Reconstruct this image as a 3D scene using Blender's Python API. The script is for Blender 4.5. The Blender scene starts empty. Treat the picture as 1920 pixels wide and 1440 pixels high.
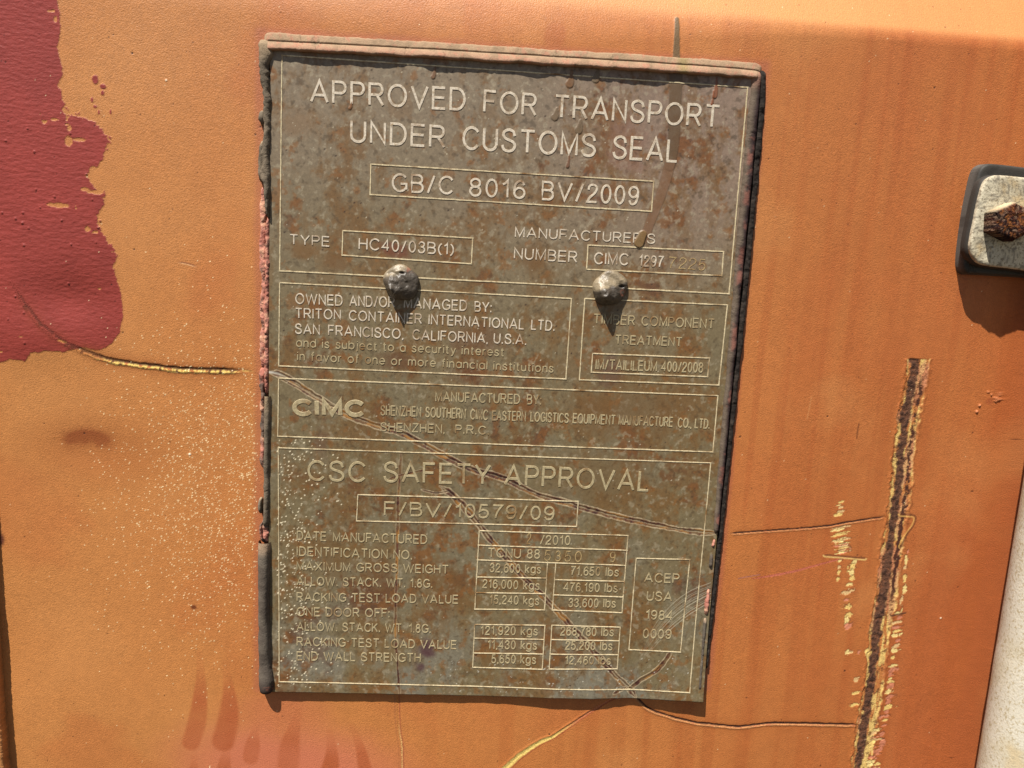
import bpy, bmesh, math, random
import numpy as np
from mathutils import Vector, Euler

# ------------------------------------------------------------------ camera, sky, sun, exposure
C = bpy.context.scene
CAM_LOC = Vector((-0.015662, -0.377172, 0.064930))
CAM_ROT = (1.421680, -0.052750, -0.046340)
FPX = 1340.0                                   # focal length in pixels of the 1920 wide photograph
cd = bpy.data.cameras.new('camera')
cam = bpy.data.objects.new('camera', cd)
C.collection.objects.link(cam)
cam.location = CAM_LOC
cam.rotation_euler = CAM_ROT
cd.sensor_width = 36.0
cd.lens = FPX / 1920 * 36.0
cd.clip_start, cd.clip_end = 0.01, 1000
C.camera = cam

SUN_TO = Vector((-0.33, -0.43, 1.0)).normalized()
w = bpy.data.worlds.new('World'); C.world = w; w.use_nodes = True
nt = w.node_tree
sky = nt.nodes.new('ShaderNodeTexSky'); sky.sky_type = 'NISHITA'; sky.sun_disc = False
sky.sun_elevation = math.asin(SUN_TO.z)
sky.sun_rotation = math.atan2(SUN_TO.x, SUN_TO.y)
bg = nt.nodes['Background']; bg.inputs[1].default_value = 0.043
bg2 = nt.nodes.new('ShaderNodeBackground')      # sunlit dry ground below the horizon
bg2.inputs[0].default_value = (.40, .30, .20, 1); bg2.inputs[1].default_value = .26
wtc = nt.nodes.new('ShaderNodeTexCoord'); wsp = nt.nodes.new('ShaderNodeSeparateXYZ')
wlt = nt.nodes.new('ShaderNodeMath'); wlt.operation = 'LESS_THAN'; wlt.inputs[1].default_value = -.01
wmx = nt.nodes.new('ShaderNodeMixShader')
nt.links.new(sky.outputs[0], bg.inputs[0]); nt.links.new(wtc.outputs['Generated'], wsp.inputs[0]); nt.links.new(wsp.outputs[2], wlt.inputs[0])
nt.links.new(wlt.outputs[0], wmx.inputs[0]); nt.links.new(bg.outputs[0], wmx.inputs[1]); nt.links.new(bg2.outputs[0], wmx.inputs[2])
nt.links.new(wmx.outputs[0], nt.nodes['World Output'].inputs[0])
sd = bpy.data.lights.new('sun', 'SUN'); sd.energy = 4.6; sd.angle = math.radians(0.5); sd.color = (1.0, 0.95, 0.87)
sun = bpy.data.objects.new('sun', sd); C.collection.objects.link(sun)
sun.rotation_euler = (-SUN_TO).to_track_quat('-Z', 'Y').to_euler()
vs = C.view_settings
vs.view_transform = 'Standard'; vs.look = 'None'; vs.exposure = 0.95; vs.gamma = 1.0; vs.use_curve_mapping = False

# ------------------------------------------------------------------ helpers
MM = 0.001
YW = 3.0 * MM                                  # the door skin lies 3 mm behind the face of the plate
KEXP = 1.25
R_CAM = Euler(CAM_ROT).to_matrix()

def P(u, v, y=0.0):
    """point measured on the photograph -> point on the vertical plane Y = y (metres)"""
    d = R_CAM @ Vector(((u - 960) / FPX, (720 - v) / FPX, -1.0))
    return CAM_LOC + d * ((y - CAM_LOC.y) / d.y)

def P2(u, v, y=0.0):
    p = P(u, v, y); return (p.x, p.z)

def lin(r, g, b, k=KEXP):
    f = lambda c: (c / 12.92 if c <= .04045 else ((c + .055) / 1.055) ** 2.4)
    return np.array([f(r / 255), f(g / 255), f(b / 255)]) / k

def sstep(a, b, x):
    t = np.clip((x - a) / (b - a), 0, 1); return t * t * (3 - 2 * t)

def vnoise(x, y, seed):
    """smooth value noise in [0,1]"""
    rs = np.random.RandomState(seed); T = rs.rand(256, 256)
    xi = np.floor(x).astype(np.int64); yi = np.floor(y).astype(np.int64)
    fx, fy = x - xi, y - yi
    fx = fx * fx * (3 - 2 * fx); fy = fy * fy * (3 - 2 * fy)
    x0, x1, y0, y1 = xi & 255, (xi + 1) & 255, yi & 255, (yi + 1) & 255
    return (T[x0, y0] * (1 - fx) + T[x1, y0] * fx) * (1 - fy) + (T[x0, y1] * (1 - fx) + T[x1, y1] * fx) * fy

def fbm(x, y, size, seed, octv=4, sx=1.0, sy=1.0, gain=.5):
    """size in metres of the largest feature; about 0.5 mean"""
    s = 0; a = 1; tot = 0; f = 1 / size
    ca, sa = 0.8, 0.6
    for o in range(octv):
        xx, yy = x * f / sx, y * f / sy
        if sx == sy: xx, yy = xx * ca - yy * sa, xx * sa + yy * ca
        s = s + a * vnoise(xx + 17.3 * o, yy + 5.1 * o, seed + o); tot += a
        a *= gain; f *= 2.03
    return s / tot

def mix(c, col, m):
    c += (np.asarray(col) - c) * m[:, None]

def polydist(X, Z, pts, margin):
    """distance, signed distance (positive to the right of the walk), run, for points near a polyline"""
    pts = np.asarray(pts, float)
    idx = np.nonzero((X > pts[:, 0].min() - margin) & (X < pts[:, 0].max() + margin) &
                     (Z > pts[:, 1].min() - margin) & (Z < pts[:, 1].max() + margin))[0]
    x, z = X[idx], Z[idx]
    D = np.full(len(idx), 1e9); S = np.zeros(len(idx)); T = np.zeros(len(idx)); run = 0
    for (ax, az), (bx, bz) in zip(pts[:-1], pts[1:]):
        dx, dz = bx - ax, bz - az; L = math.hypot(dx, dz)
        t = np.clip(((x - ax) * dx + (z - az) * dz) / (L * L), 0, 1)
        ex, ez = x - ax - t * dx, z - az - t * dz
        d = np.hypot(ex, ez); b = d < D
        D[b] = d[b]; S[b] = (np.sign(ex * dz - ez * dx) * d)[b]; T[b] = (run + t * L)[b]
        run += L
    return idx, D, S, T, run

def smooth_poly(pts, n=8):
    """Catmull-Rom through the points"""
    p = np.asarray(pts, float); p = np.vstack([2 * p[0] - p[1], p, 2 * p[-1] - p[-2]])
    out = []
    for i in range(1, len(p) - 2):
        for k in range(n):
            t = k / n
            out.append(.5 * (2 * p[i] + (p[i + 1] - p[i - 1]) * t + (2 * p[i - 1] - 5 * p[i] + 4 * p[i + 1] - p[i + 2]) * t * t
                             + (3 * p[i] - p[i - 1] - 3 * p[i + 1] + p[i + 2]) * t ** 3))
    out.append(p[-2]); return np.array(out)

def polysd(X, Z, pts, margin):
    """signed distance to a closed polygon (positive inside)"""
    pts = np.asarray(pts, float); cl = np.vstack([pts, pts[:1]])
    idx, D, _, _, _ = polydist(X, Z, cl, margin)
    x, z = X[idx], Z[idx]; ins = np.zeros(len(idx), bool)
    for (ax, az), (bx, bz) in zip(cl[:-1], cl[1:]):
        if az == bz: continue
        c = ((az > z) != (bz > z)) & (x < (bx - ax) * (z - az) / (bz - az) + ax)
        ins ^= c
    return idx, np.where(ins, D, -D)

def W(pts, y=YW): return [P2(u, v, y) for u, v in pts]

def link(o, parent=None):
    C.collection.objects.link(o)
    if parent: o.parent = parent
    return o

def empty(name, label, cat, loc=(0, 0, 0)):
    o = bpy.data.objects.new(name, None); o.empty_display_size = .02
    link(o); o.location = loc; o['label'] = label; o['category'] = cat
    return o

def np_mesh(name, co, quads, mat, col=None, smooth=True, parent=None, label=None):
    me = bpy.data.meshes.new(name)
    nv, nf = len(co), len(quads); k = quads.shape[1]
    me.vertices.add(nv); me.vertices.foreach_set('co', np.ascontiguousarray(co, np.float32).ravel())
    me.loops.add(nf * k); me.loops.foreach_set('vertex_index', np.ascontiguousarray(quads, np.int32).ravel())
    me.polygons.add(nf); me.polygons.foreach_set('loop_start', np.arange(0, nf * k, k, dtype=np.int32))
    try: me.polygons.foreach_set('loop_total', np.full(nf, k, np.int32))
    except Exception: pass
    me.update(calc_edges=True)
    me.polygons.foreach_set('use_smooth', np.full(nf, smooth))
    if col is not None:
        a = me.attributes.new('wear', 'FLOAT_COLOR', 'POINT')
        a.data.foreach_set('color', np.hstack([np.clip(col, 0, 1), np.ones((nv, 1))]).astype(np.float32).ravel())
    me.materials.append(mat); me.validate()
    o = bpy.data.objects.new(name, me); link(o, parent)
    if label: o['label'] = label
    return o

def grid_quads(nx, nz):
    i = np.arange(nx * nz).reshape(nz, nx)
    return np.stack([i[:-1, :-1], i[:-1, 1:], i[1:, 1:], i[1:, :-1]], -1).reshape(-1, 4)

# ------------------------------------------------------------------ materials
def new_mat(name):
    m = bpy.data.materials.new(name); m.use_nodes = True
    n = m.node_tree.nodes; b = n['Principled BSDF']
    return m, n, m.node_tree.links, b

def noise(n, l, tc, scale, detail=3, stretch=(1, 1, 1), rough=.5):
    t = n.new('ShaderNodeTexNoise'); t.inputs['Scale'].default_value = scale
    t.inputs['Detail'].default_value = detail; t.inputs['Roughness'].default_value = rough
    if stretch != (1, 1, 1):
        mp = n.new('ShaderNodeMapping'); mp.inputs['Scale'].default_value = stretch
        l.new(tc, mp.inputs[0]); l.new(mp.outputs[0], t.inputs['Vector'])
    else: l.new(tc, t.inputs['Vector'])
    return t.outputs['Fac']

def ramp(n, l, fac, a, b, ca=(0, 0, 0, 1), cb=(1, 1, 1, 1)):
    r = n.new('ShaderNodeValToRGB'); r.color_ramp.elements[0].position = a; r.color_ramp.elements[1].position = b
    r.color_ramp.elements[0].color = ca; r.color_ramp.elements[1].color = cb
    l.new(fac, r.inputs[0]); return r.outputs[0]

def mixc(n, l, fac, a, b, mode='MIX'):
    m = n.new('ShaderNodeMix'); m.data_type = 'RGBA'; m.blend_type = mode
    for s, v in ((0, fac), (6, a), (7, b)):
        if hasattr(v, 'is_output'): l.new(v, m.inputs[s])
        elif s == 0: m.inputs[0].default_value = v
        else: m.inputs[s].default_value = (*v[:3], 1)
    return m.outputs[2]

def bump(n, l, h, strength, dist, prev=None):
    b = n.new('ShaderNodeBump'); b.inputs['Strength'].default_value = strength; b.inputs['Distance'].default_value = dist
    l.new(h, b.inputs['Height'])
    if prev: l.new(prev, b.inputs['Normal'])
    return b.outputs[0]

def worn(name, rough=.6, spec=.3, grain=.12, gscale=900, speck=None, bumps=((900, .5, .0003, (1, 1, 1)),), metal=0.0):
    """surface whose colour is the 'wear' attribute of the mesh, varied by a fine noise, with a bumpy skin"""
    m, n, l, b = new_mat(name)
    tc = n.new('ShaderNodeTexCoord').outputs['Object']
    at = n.new('ShaderNodeAttribute'); at.attribute_name = 'wear'
    f = noise(n, l, tc, gscale, 4)
    v = ramp(n, l, f, .25, .75, (1 - grain * 2, 1 - grain * 2, 1 - grain * 2, 1), (1 + grain, 1 + grain, 1 + grain, 1))
    c = mixc(n, l, 1.0, at.outputs['Color'], v, 'MULTIPLY')
    if speck:
        c = mixc(n, l, ramp(n, l, noise(n, l, tc, speck[0], 4, speck[3] if len(speck) > 3 else (1, 1, 1), .6), speck[1], speck[1] + .09), c, speck[2])
    l.new(c, b.inputs['Base Color'])
    b.inputs['Roughness'].default_value = rough; b.inputs['Specular IOR Level'].default_value = spec
    b.inputs['Metallic'].default_value = metal
    nr = None
    for sc, st, di, stre in bumps:
        nr = bump(n, l, noise(n, l, tc, sc, 2, stre), st, di, nr)
    if nr: l.new(nr, b.inputs['Normal'])
    return m

M_PAINT = worn('weathered_orange_paint', .5, .4, .10, 1500, None, ((1700, .85, .00024, (1, 1, 1)), (420, .12, .0004, (1, 1, 1))))
M_RED = worn('brushed_red_paint', .42, .4, .06, 900, None, ((260, .55, .0006, (1, 1, 2.2)), (1300, .45, .00018, (1, 1, 1))))
M_SCRATCH = worn('scratched_rusty_steel', .75, .2, .16, 1500, None, ((1500, .8, .0004, (1, 1, 1)),))
M_PLATE = worn('rust_stained_metal_plate', .5, .4, .10, 2200, None, ((1600, .25, .00012, (1, 1, 1)),))
M_SEAL = worn('weathered_sealant', .85, .15, .10, 1800, None, ((1500, .6, .0004, (1, 1, 1)),))
M_CAP = worn('sealant_lump', .45, .45, .10, 1600, None, ((700, .5, .0006, (1, 1, 1)),))
M_RUBBER = worn('grey_rubber', .65, .3, .10, 2500, None, ((1200, .25, .0003, (1, 1, 1)),))
M_GALV = worn('galvanised_paint', .7, .25, .10, 1500, (650, .54, lin(136, 124, 104)), ((900, .5, .0005, (1, 1, 1)),))
M_ROD = worn('stained_rod_paint', .6, .3, .08, 1500, (800, .53, lin(186, 172, 142), (1, 1, .7)), ((900, .4, .0004, (1, 1, 1)),))
M_RUST = worn('flaking_rust', .85, .15, .18, 1600, None, ((900, .9, .0012, (1, 1, 1)),))

def letter_mat(name, pale, dull, lo, hi):
    m, n, l, b = new_mat(name)
    tc = n.new('ShaderNodeTexCoord').outputs['Object']
    er = noise(n, l, tc, 420, 6, (1, 1, 1), .65)
    rs = noise(n, l, tc, 75, 5)
    c = mixc(n, l, ramp(n, l, er, lo, hi), pale, dull)
    c = mixc(n, l, ramp(n, l, rs, .56, .72), c, lin(136, 98, 54))
    fine = noise(n, l, tc, 1500, 3)
    v = ramp(n, l, fine, .3, .7, (.72, .72, .72, 1), (1.1, 1.1, 1.1, 1))
    l.new(mixc(n, l, 1.0, c, v, 'MULTIPLY'), b.inputs['Base Color'])
    b.inputs['Roughness'].default_value = .55; b.inputs['Specular IOR Level'].default_value = .35
    l.new(bump(n, l, er, .4, .0003), b.inputs['Normal'])
    return m
M_LET = letter_mat('pale_raised_lettering', lin(222, 208, 186), lin(176, 152, 118), .50, .70)
M_LET2 = letter_mat('dull_raised_lettering', lin(186, 170, 132), lin(146, 125, 88), .51, .70)
M_STAMP = letter_mat('punched_digits', lin(186, 160, 112), lin(120, 96, 62), .48, .66)
M_LINE = letter_mat('pale_raised_line', lin(226, 208, 168), lin(165, 142, 104), .50, .72)

# ------------------------------------------------------------------ the container door
container = empty('shipping_container', 'orange painted steel container door skin with red paint patch and rusty scratches', 'shipping container', (0, YW, -.3))

def axis(lo, hi, step, far):
    fine = np.arange(lo, hi + step / 2, step)
    out = np.geomspace(step * 3, far, 26)
    return np.concatenate([lo - out[::-1], fine, hi + out])
gx = axis(-.285, .270, .00043, .7); gz = axis(-.215, .225, .00043, .7)
NX, NZ = len(gx), len(gz)
X, Z = [a.ravel() for a in np.meshgrid(gx, gz)]
N = len(X)
Hh = np.zeros(N)                                # height of the skin towards the viewer, metres
col = np.zeros((N, 3))
PXM = .000268                                   # metres of door per photograph pixel
rs = np.random.RandomState(4)

n1 = fbm(X, Z, .16, 11, 4); n2 = fbm(X, Z, .05, 21, 4); n3 = fbm(X, Z, .012, 31, 3)
stk = fbm(X, Z, .012, 41, 3, 1, 22)             # vertical weather streaks
stk2 = fbm(X, Z, .005, 47, 2, 1, 30)
col[:] = lin(197, 123, 65)
mix(col, lin(202, 135, 75), sstep(.05, -.26, X + .06 * (n1 - .5)) * .8)
mix(col, lin(186, 109, 56), sstep(.06, .22, X + .08 * (n1 - .5)) * .85)
mix(col, lin(174, 90, 50), sstep(.205, .275, X - .05 * sstep(-.15, .1, Z) + .04 * (stk - .5)) * .7)
mix(col, lin(190, 106, 56), sstep(.52, .75, n2) * .35)
mix(col, lin(180, 98, 48), sstep(.48, .70, stk) * .42 * sstep(-.25, .15, X))
mix(col, lin(172, 90, 44), sstep(.5, .75, stk2) * .32 * sstep(-.02, .15, X))
mix(col, lin(210, 144, 84), sstep(.55, .8, 1 - n2) * .3)
col *= (.92 + .16 * fbm(X, Z, .0013, 45, 2))[:, None] * (.94 + .12 * fbm(X, Z, .0045, 49, 3))[:, None]
# pink faded blush along the lower middle, with older runs of darker paint
zb = P2(600, 1400, YW)
def ell(u, v, ru, rv, ang=0):
    x0, z0 = P2(u, v, YW); c, s = math.cos(ang), math.sin(ang)
    dx, dz = (X - x0) / PXM, (Z - z0) / PXM
    return np.sqrt(((dx * c + dz * s) / ru) ** 2 + ((-dx * s + dz * c) / rv) ** 2)
mix(col, lin(206, 118, 88), sstep(1.25, .25, ell(540, 1450, 290, 120) + .7 * (n2 - .5)) * .85)
mix(col, lin(200, 112, 78), sstep(1.2, .3, ell(520, 1330, 120, 60) + .7 * (n2 - .5)) * .5)
for pts, wd, a in (([(374, 1225), (376, 1290), (370, 1350), (358, 1392)], 17, .62), ([(422, 1245), (430, 1300), (428, 1350), (418, 1390)], 21, .66),
                   ([(365, 1420), (362, 1480)], 16, .6), ([(425, 1400), (415, 1480)], 18, .6), ([(480, 1360), (470, 1420)], 14, .5),
                   ([(560, 1335), (545, 1390), (540, 1440)], 22, .55), ([(618, 1372), (622, 1420), (612, 1470)], 18, .7),
                   ([(660, 1360), (678, 1410), (690, 1470)], 14, .6), ([(1050, 30), (1040, 70)], 18, .35)):
    ii, D, S, T, L = polydist(X, Z, smooth_poly(W(pts)), .02)
    m = np.zeros(N); m[ii] = sstep(1.05, .6, (D + .0022 * (n2[ii] - .5)) / (wd * PXM * (.45 + .75 * sstep(0, L * .8, T)))) * (.2 + .8 * sstep(0, L * .6, T)) * (.75 + .6 * (n3[ii] - .3))
    mix(col, lin(178, 92, 52), np.clip(m * a * 1.3, 0, 1))

# the skin bends back along a crimp above the plate
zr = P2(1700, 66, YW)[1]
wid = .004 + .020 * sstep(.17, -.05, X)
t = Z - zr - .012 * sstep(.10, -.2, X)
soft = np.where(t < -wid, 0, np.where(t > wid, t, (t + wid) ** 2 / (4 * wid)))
Hh -= np.minimum(soft, .06) * .52
mix(col, lin(218, 154, 94), sstep(-wid * .2, .006, t) * .7)  # lit tone of the upward-facing strip, painted in as a paler orange
# broad waviness of the sheet
Hh += (fbm(X, Z, .11, 61, 2) - .5) * .0022
# dents
Hh -= .0016 * np.exp(-ell(140, 560, 70, 45) ** 2)
Hh -= .0006 * np.exp(-ell(165, 845, 80, 42) ** 2)
Hh += .0011 * np.exp(-ell(60, 630, 90, 50) ** 2)

# rust scuff, painted shading of the dent below it, single spots
sx_, sz_ = (X - P2(163, 820, YW)[0]) / PXM, (Z - P2(163, 820, YW)[1]) / PXM
fz = fbm(X, Z, .003, 81, 4, gain=.7) - .5
m = np.exp(-(np.abs(sx_ + 8 * fz) / 44) ** 4 - ((sz_ - 3 * np.cos(sx_ / 16) + 14 * fz) / np.where(sz_ > 0, 12, 17)) ** 2)
mix(col, lin(128, 56, 28), np.clip(m * 2.2 * (.75 + .9 * fz), 0, 1))
mix(col, lin(178, 106, 54), sstep(2.0, .2, ell(175, 845, 105, 55)) * .6)  # shading of the dent, mixed into the colour
mix(col, lin(96, 48, 34), sstep(1.2, .4, ell(0, 1012, 10, 16) + .5 * (n3 - .5)) * .95)
mix(col, lin(110, 52, 25), sstep(1.2, .4, ell(363, 1139, 7, 6) + .8 * (n3 - .5)) * .9)
mix(col, lin(150, 74, 42), sstep(1.2, .3, ell(1856, 752, 10, 9) + .6 * (n3 - .5)) * .6)

# pinkish overspray round the plate
halo = W([(487, 60), (1436, 122), (1356, 1010), (1326, 1290), (1000, 1290), (482, 1290)])
ii, sdv = polysd(X, Z, halo, .01)
m = np.zeros(N); m[ii] = sstep(-.0042, .0, sdv + .001 * (n3[ii] - .5))
mix(col, lin(172, 98, 76), m * .5)

ID = np.zeros(N, np.int8)                        # 0 paint, 1 red patch, 2.. marks
# red brushed-on patch
red = [(-900, -800), (60, -800), (96, -500), (90, -300), (112, -150), (104, -60), (110, 20), (113, 60), (107, 88), (117, 128), (110, 160), (119, 195), (124, 222), (150, 216), (168, 220), (182, 236), (203, 250),
       (206, 264), (192, 290), (178, 312), (163, 330), (166, 350), (196, 358), (196, 376), (186, 405), (193, 440), (212, 470), (214, 505), (228, 552), (230, 600),
       (222, 632), (205, 652), (180, 657), (150, 652), (124, 660), (84, 659), (60, 662), (48, 676), (20, 672), (0, 682), (-60, 676), (-160, 694), (-300, 680), (-460, 700), (-700, 690), (-900, 700)]
ii, sdv = polysd(X, Z, W(red), .02)
zz = Z[ii]; edge_n = fbm(X[ii], zz, .0045, 71, 4, gain=.65) - .5
zhi, zlo = P2(0, 190, YW)[1], P2(0, 480, YW)[1]
amp = .0024 + .0060 * sstep(zhi + .008, zhi - .004, zz) * sstep(zlo - .01, zlo + .006, zz)
f = sdv + edge_n * amp
streak = fbm(X[ii], zz, .004, 77, 3, 2.5, 1)      # brush misses near the edge
f = np.where((sdv < .012) & (sdv > .002) & (streak > .775), -1e-4, f)
for u, v, ru, rv in ((178, 150, 5, 8), (193, 162, 5, 4), (192, 174, 3, 4), (172, 187, 3, 6), (178, 200, 5, 4), (185, 210, 2, 6), (207, 210, 1.5, 6)):
    e = ell(u, v, ru, rv)[ii] + 1.2 * edge_n
    f = np.maximum(f, (1 - e) * .0012)
for u, v, ru, rv in ((112, 385, 20, 4), (165, 430, 6, 6), (104, 35, 3, 5), (131, 240, 4, 6), (150, 262, 12, 3), (130, 265, 6, 9), (170, 330, 10, 6), (178, 360, 16, 4), (160, 355, 8, 4)):
    e = ell(u, v, ru, rv)[ii] + 1.4 * edge_n
    f = np.minimum(f, (e - 1) * .0012)
mr = np.zeros(N); mr[ii] = sstep(-.0001, .00028, f)
rc = lin(154, 63, 54) * (1 + .22 * (n3 - .5) + .25 * (n2 - .5))[:, None]
col += (rc - col) * mr[:, None]
Hh += mr * .00016
ID[mr > .5] = 1

def mark(pts, width, y=YW, tag=None, ids=None, taper=.15, sm=True):
    """wear along a path: calls tag(idx, D, S, T, L, fade)"""
    q = W(pts, y)
    q = smooth_poly(q) if sm and len(q) > 2 else np.array(q)
    ii, D, S, T, L = polydist(X, Z, q, width * PXM * 3 + .003)
    fade = sstep(0, L * taper + 1e-6, T) * sstep(L, L * (1 - taper) - 1e-6, T)
    wob = (fbm(X[ii], Z[ii], .003, 91, 3) - .5)
    tag(ii, (S / PXM) + wob * width * .5, T / PXM, L / PXM, fade)
    if ids: ID[ii[(np.abs(S) < width * PXM * fade ** .5)]] = ids

def cmix(ii, c, m):
    col[ii] += (np.asarray(c) - col[ii]) * np.clip(m, 0, 1)[:, None]

def crease(pts, w0=6, yellow=.0, dark=.8, pink=.0, depth=.00035, ids=2, halo_a=.3, taper=.12, yel_range=(0, 1)):
    def tag(ii, s, T, L, fade):
        g = fbm(X[ii], Z[ii], .0016, 95, 3); g2 = fbm(X[ii], Z[ii], .004, 97, 3)
        wv = w0 * (.55 + .8 * g2) * (.25 + .75 * fade)
        fade = fade * (1 if ids != 2 else .22 + .78 * sstep(.28, .5, T / L))
        cmix(ii, lin(158, 86, 38), np.exp(-(s / (w0 * 2.6)) ** 2) * halo_a * fade * (.4 + 1.2 * g2))
        tt = T / L
        yr = sstep(yel_range[0] - .05, yel_range[0] + .05, tt) * sstep(yel_range[1] + .05, yel_range[1] - .05, tt)
        yb = sstep(wv * .95, wv * .5, np.abs(s - wv * .45))
        cmix(ii, lin(235, 200, 110), yb * yellow * yr * sstep(.36, .52, g + .06) * fade ** .3)
        cmix(ii, lin(222, 150, 112), yb * pink * fade ** .4)
        db = sstep(wv * .75, wv * .3, np.abs(s + wv * .35))
        cmix(ii, lin(62, 34, 26), db * dark * sstep(.26, .42, g + .2 * fade) * fade ** .4)
        cmix(ii, lin(96, 50, 30), yb * yellow * sstep(.56, .70, g) * fade ** .3)
        cmix(ii, lin(72, 38, 26), sstep(1.5, .5, np.abs(s - wv * (1.15 + .5 * (g2 - .5)))) * .55 * fade * yellow)
        Hh[ii] += depth * fade * (np.exp(-((s - w0 * .7) / (w0 * .5)) ** 2) * .7 - np.exp(-((s + w0 * .25) / (w0 * .45)) ** 2))
    mark(pts, w0, tag=tag, ids=ids, taper=taper)

crease([(22, 530), (62, 588), (92, 618), (130, 645), (172, 664), (215, 676), (280, 686), (340, 692), (410, 694), (478, 696)], 6.0, yellow=.95, dark=.85, depth=.00045, ids=2, yel_range=(.42, 1.1), halo_a=.5)
crease([(1368, 1001), (1400, 999), (1440, 996), (1500, 992), (1555, 987), (1600, 979), (1662, 970)], 3.6, dark=1, yellow=.15, pink=.28, depth=.00022, ids=3, taper=.04)
crease([(1180, 1290), (1210, 1325), (1250, 1342), (1300, 1355), (1345, 1360), (1390, 1363), (1440, 1357), (1500, 1357), (1560, 1359), (1612, 1360)], 4.6, dark=1, yellow=.25, pink=.35, depth=.0004, ids=4, taper=.04)
def yel(ii, s, T, L, fade):
    g = fbm(X[ii], Z[ii], .0014, 99, 3); tt = T / L
    wv = 2.5 + 5.5 * sstep(.1, 1, tt)
    b = sstep(wv, wv * .55, np.abs(s))
    cmix(ii, lin(206, 132, 106), b * sstep(.7, .3, tt) * (.5 + .5 * np.sin(T * 1.1)) * .8)
    cmix(ii, lin(236, 204, 116), b * sstep(.35, .6, tt) * sstep(.2, .5, g + .18))
    cmix(ii, lin(150, 70, 50), sstep(1.6, .4, np.abs(s + wv * 1.15)) * .7)
    Hh[ii] += .00022 * np.exp(-((s - wv) / 2) ** 2) - .0002 * np.exp(-(s / 2.5) ** 2)
mark([(1180, 1292), (1130, 1320), (1090, 1345), (1040, 1378), (1010, 1392), (975, 1415), (930, 1455)], 6, tag=yel, ids=5, taper=.02)
def thin(ii, s, T, L, fade):
    cmix(ii, lin(226, 178, 112), sstep(2.2, .6, np.abs(s)) * .85 * sstep(.25, .6, T / L)); cmix(ii, lin(150, 76, 54), sstep(2.2, .4, np.abs(s + 3)) * .7)
    cmix(ii, lin(160, 96, 60), sstep(2, .4, np.abs(s - 7)) * .5)
    Hh[ii] -= .00018 * np.exp(-(s / 2.2) ** 2)
mark([(746, 1305), (748, 1360), (753, 1395), (755, 1450)], 4, tag=thin, ids=6, taper=.02)
def pinks(ii, s, T, L, fade):
    wv = 4 * (.3 + .7 * sstep(0, .3, T / L)) * (1.05 - .6 * T / L)
    cmix(ii, lin(208, 116, 92), sstep(wv, wv * .5, np.abs(s)) * .9 * fade ** .3); cmix(ii, lin(160, 70, 56), sstep(1.5, .3, np.abs(s + wv * .4)) * .5)
mark([(1410, 1086), (1440, 1081), (1490, 1072), (1540, 1058), (1590, 1046)], 4, tag=pinks, ids=7, taper=.06)
mark([(1385, 1085), (1425, 1078)], 2, tag=lambda ii, s, T, L, f: cmix(ii, lin(140, 96, 104), sstep(2, .5, np.abs(s)) * .6), taper=.2)
mark([(330, 490), (352, 494), (372, 500)], 2, tag=lambda ii, s, T, L, f: (cmix(ii, lin(128, 66, 42), sstep(1.8, .4, np.abs(s)) * .8 * f), cmix(ii, lin(236, 190, 140), sstep(1.6, .3, np.abs(s - 2.2)) * .6 * f)), taper=.3)
mark([(1522, 745), (1514, 786)], 2, tag=lambda ii, s, T, L, f: cmix(ii, lin(216, 150, 92), sstep(2, .4, np.abs(s)) * .5), taper=.1)
mark([(1611, 795), (1607, 822)], 2, tag=lambda ii, s, T, L, f: cmix(ii, lin(110, 56, 26), sstep(2.4, .6, np.abs(s)) * .8), taper=.2)

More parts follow.
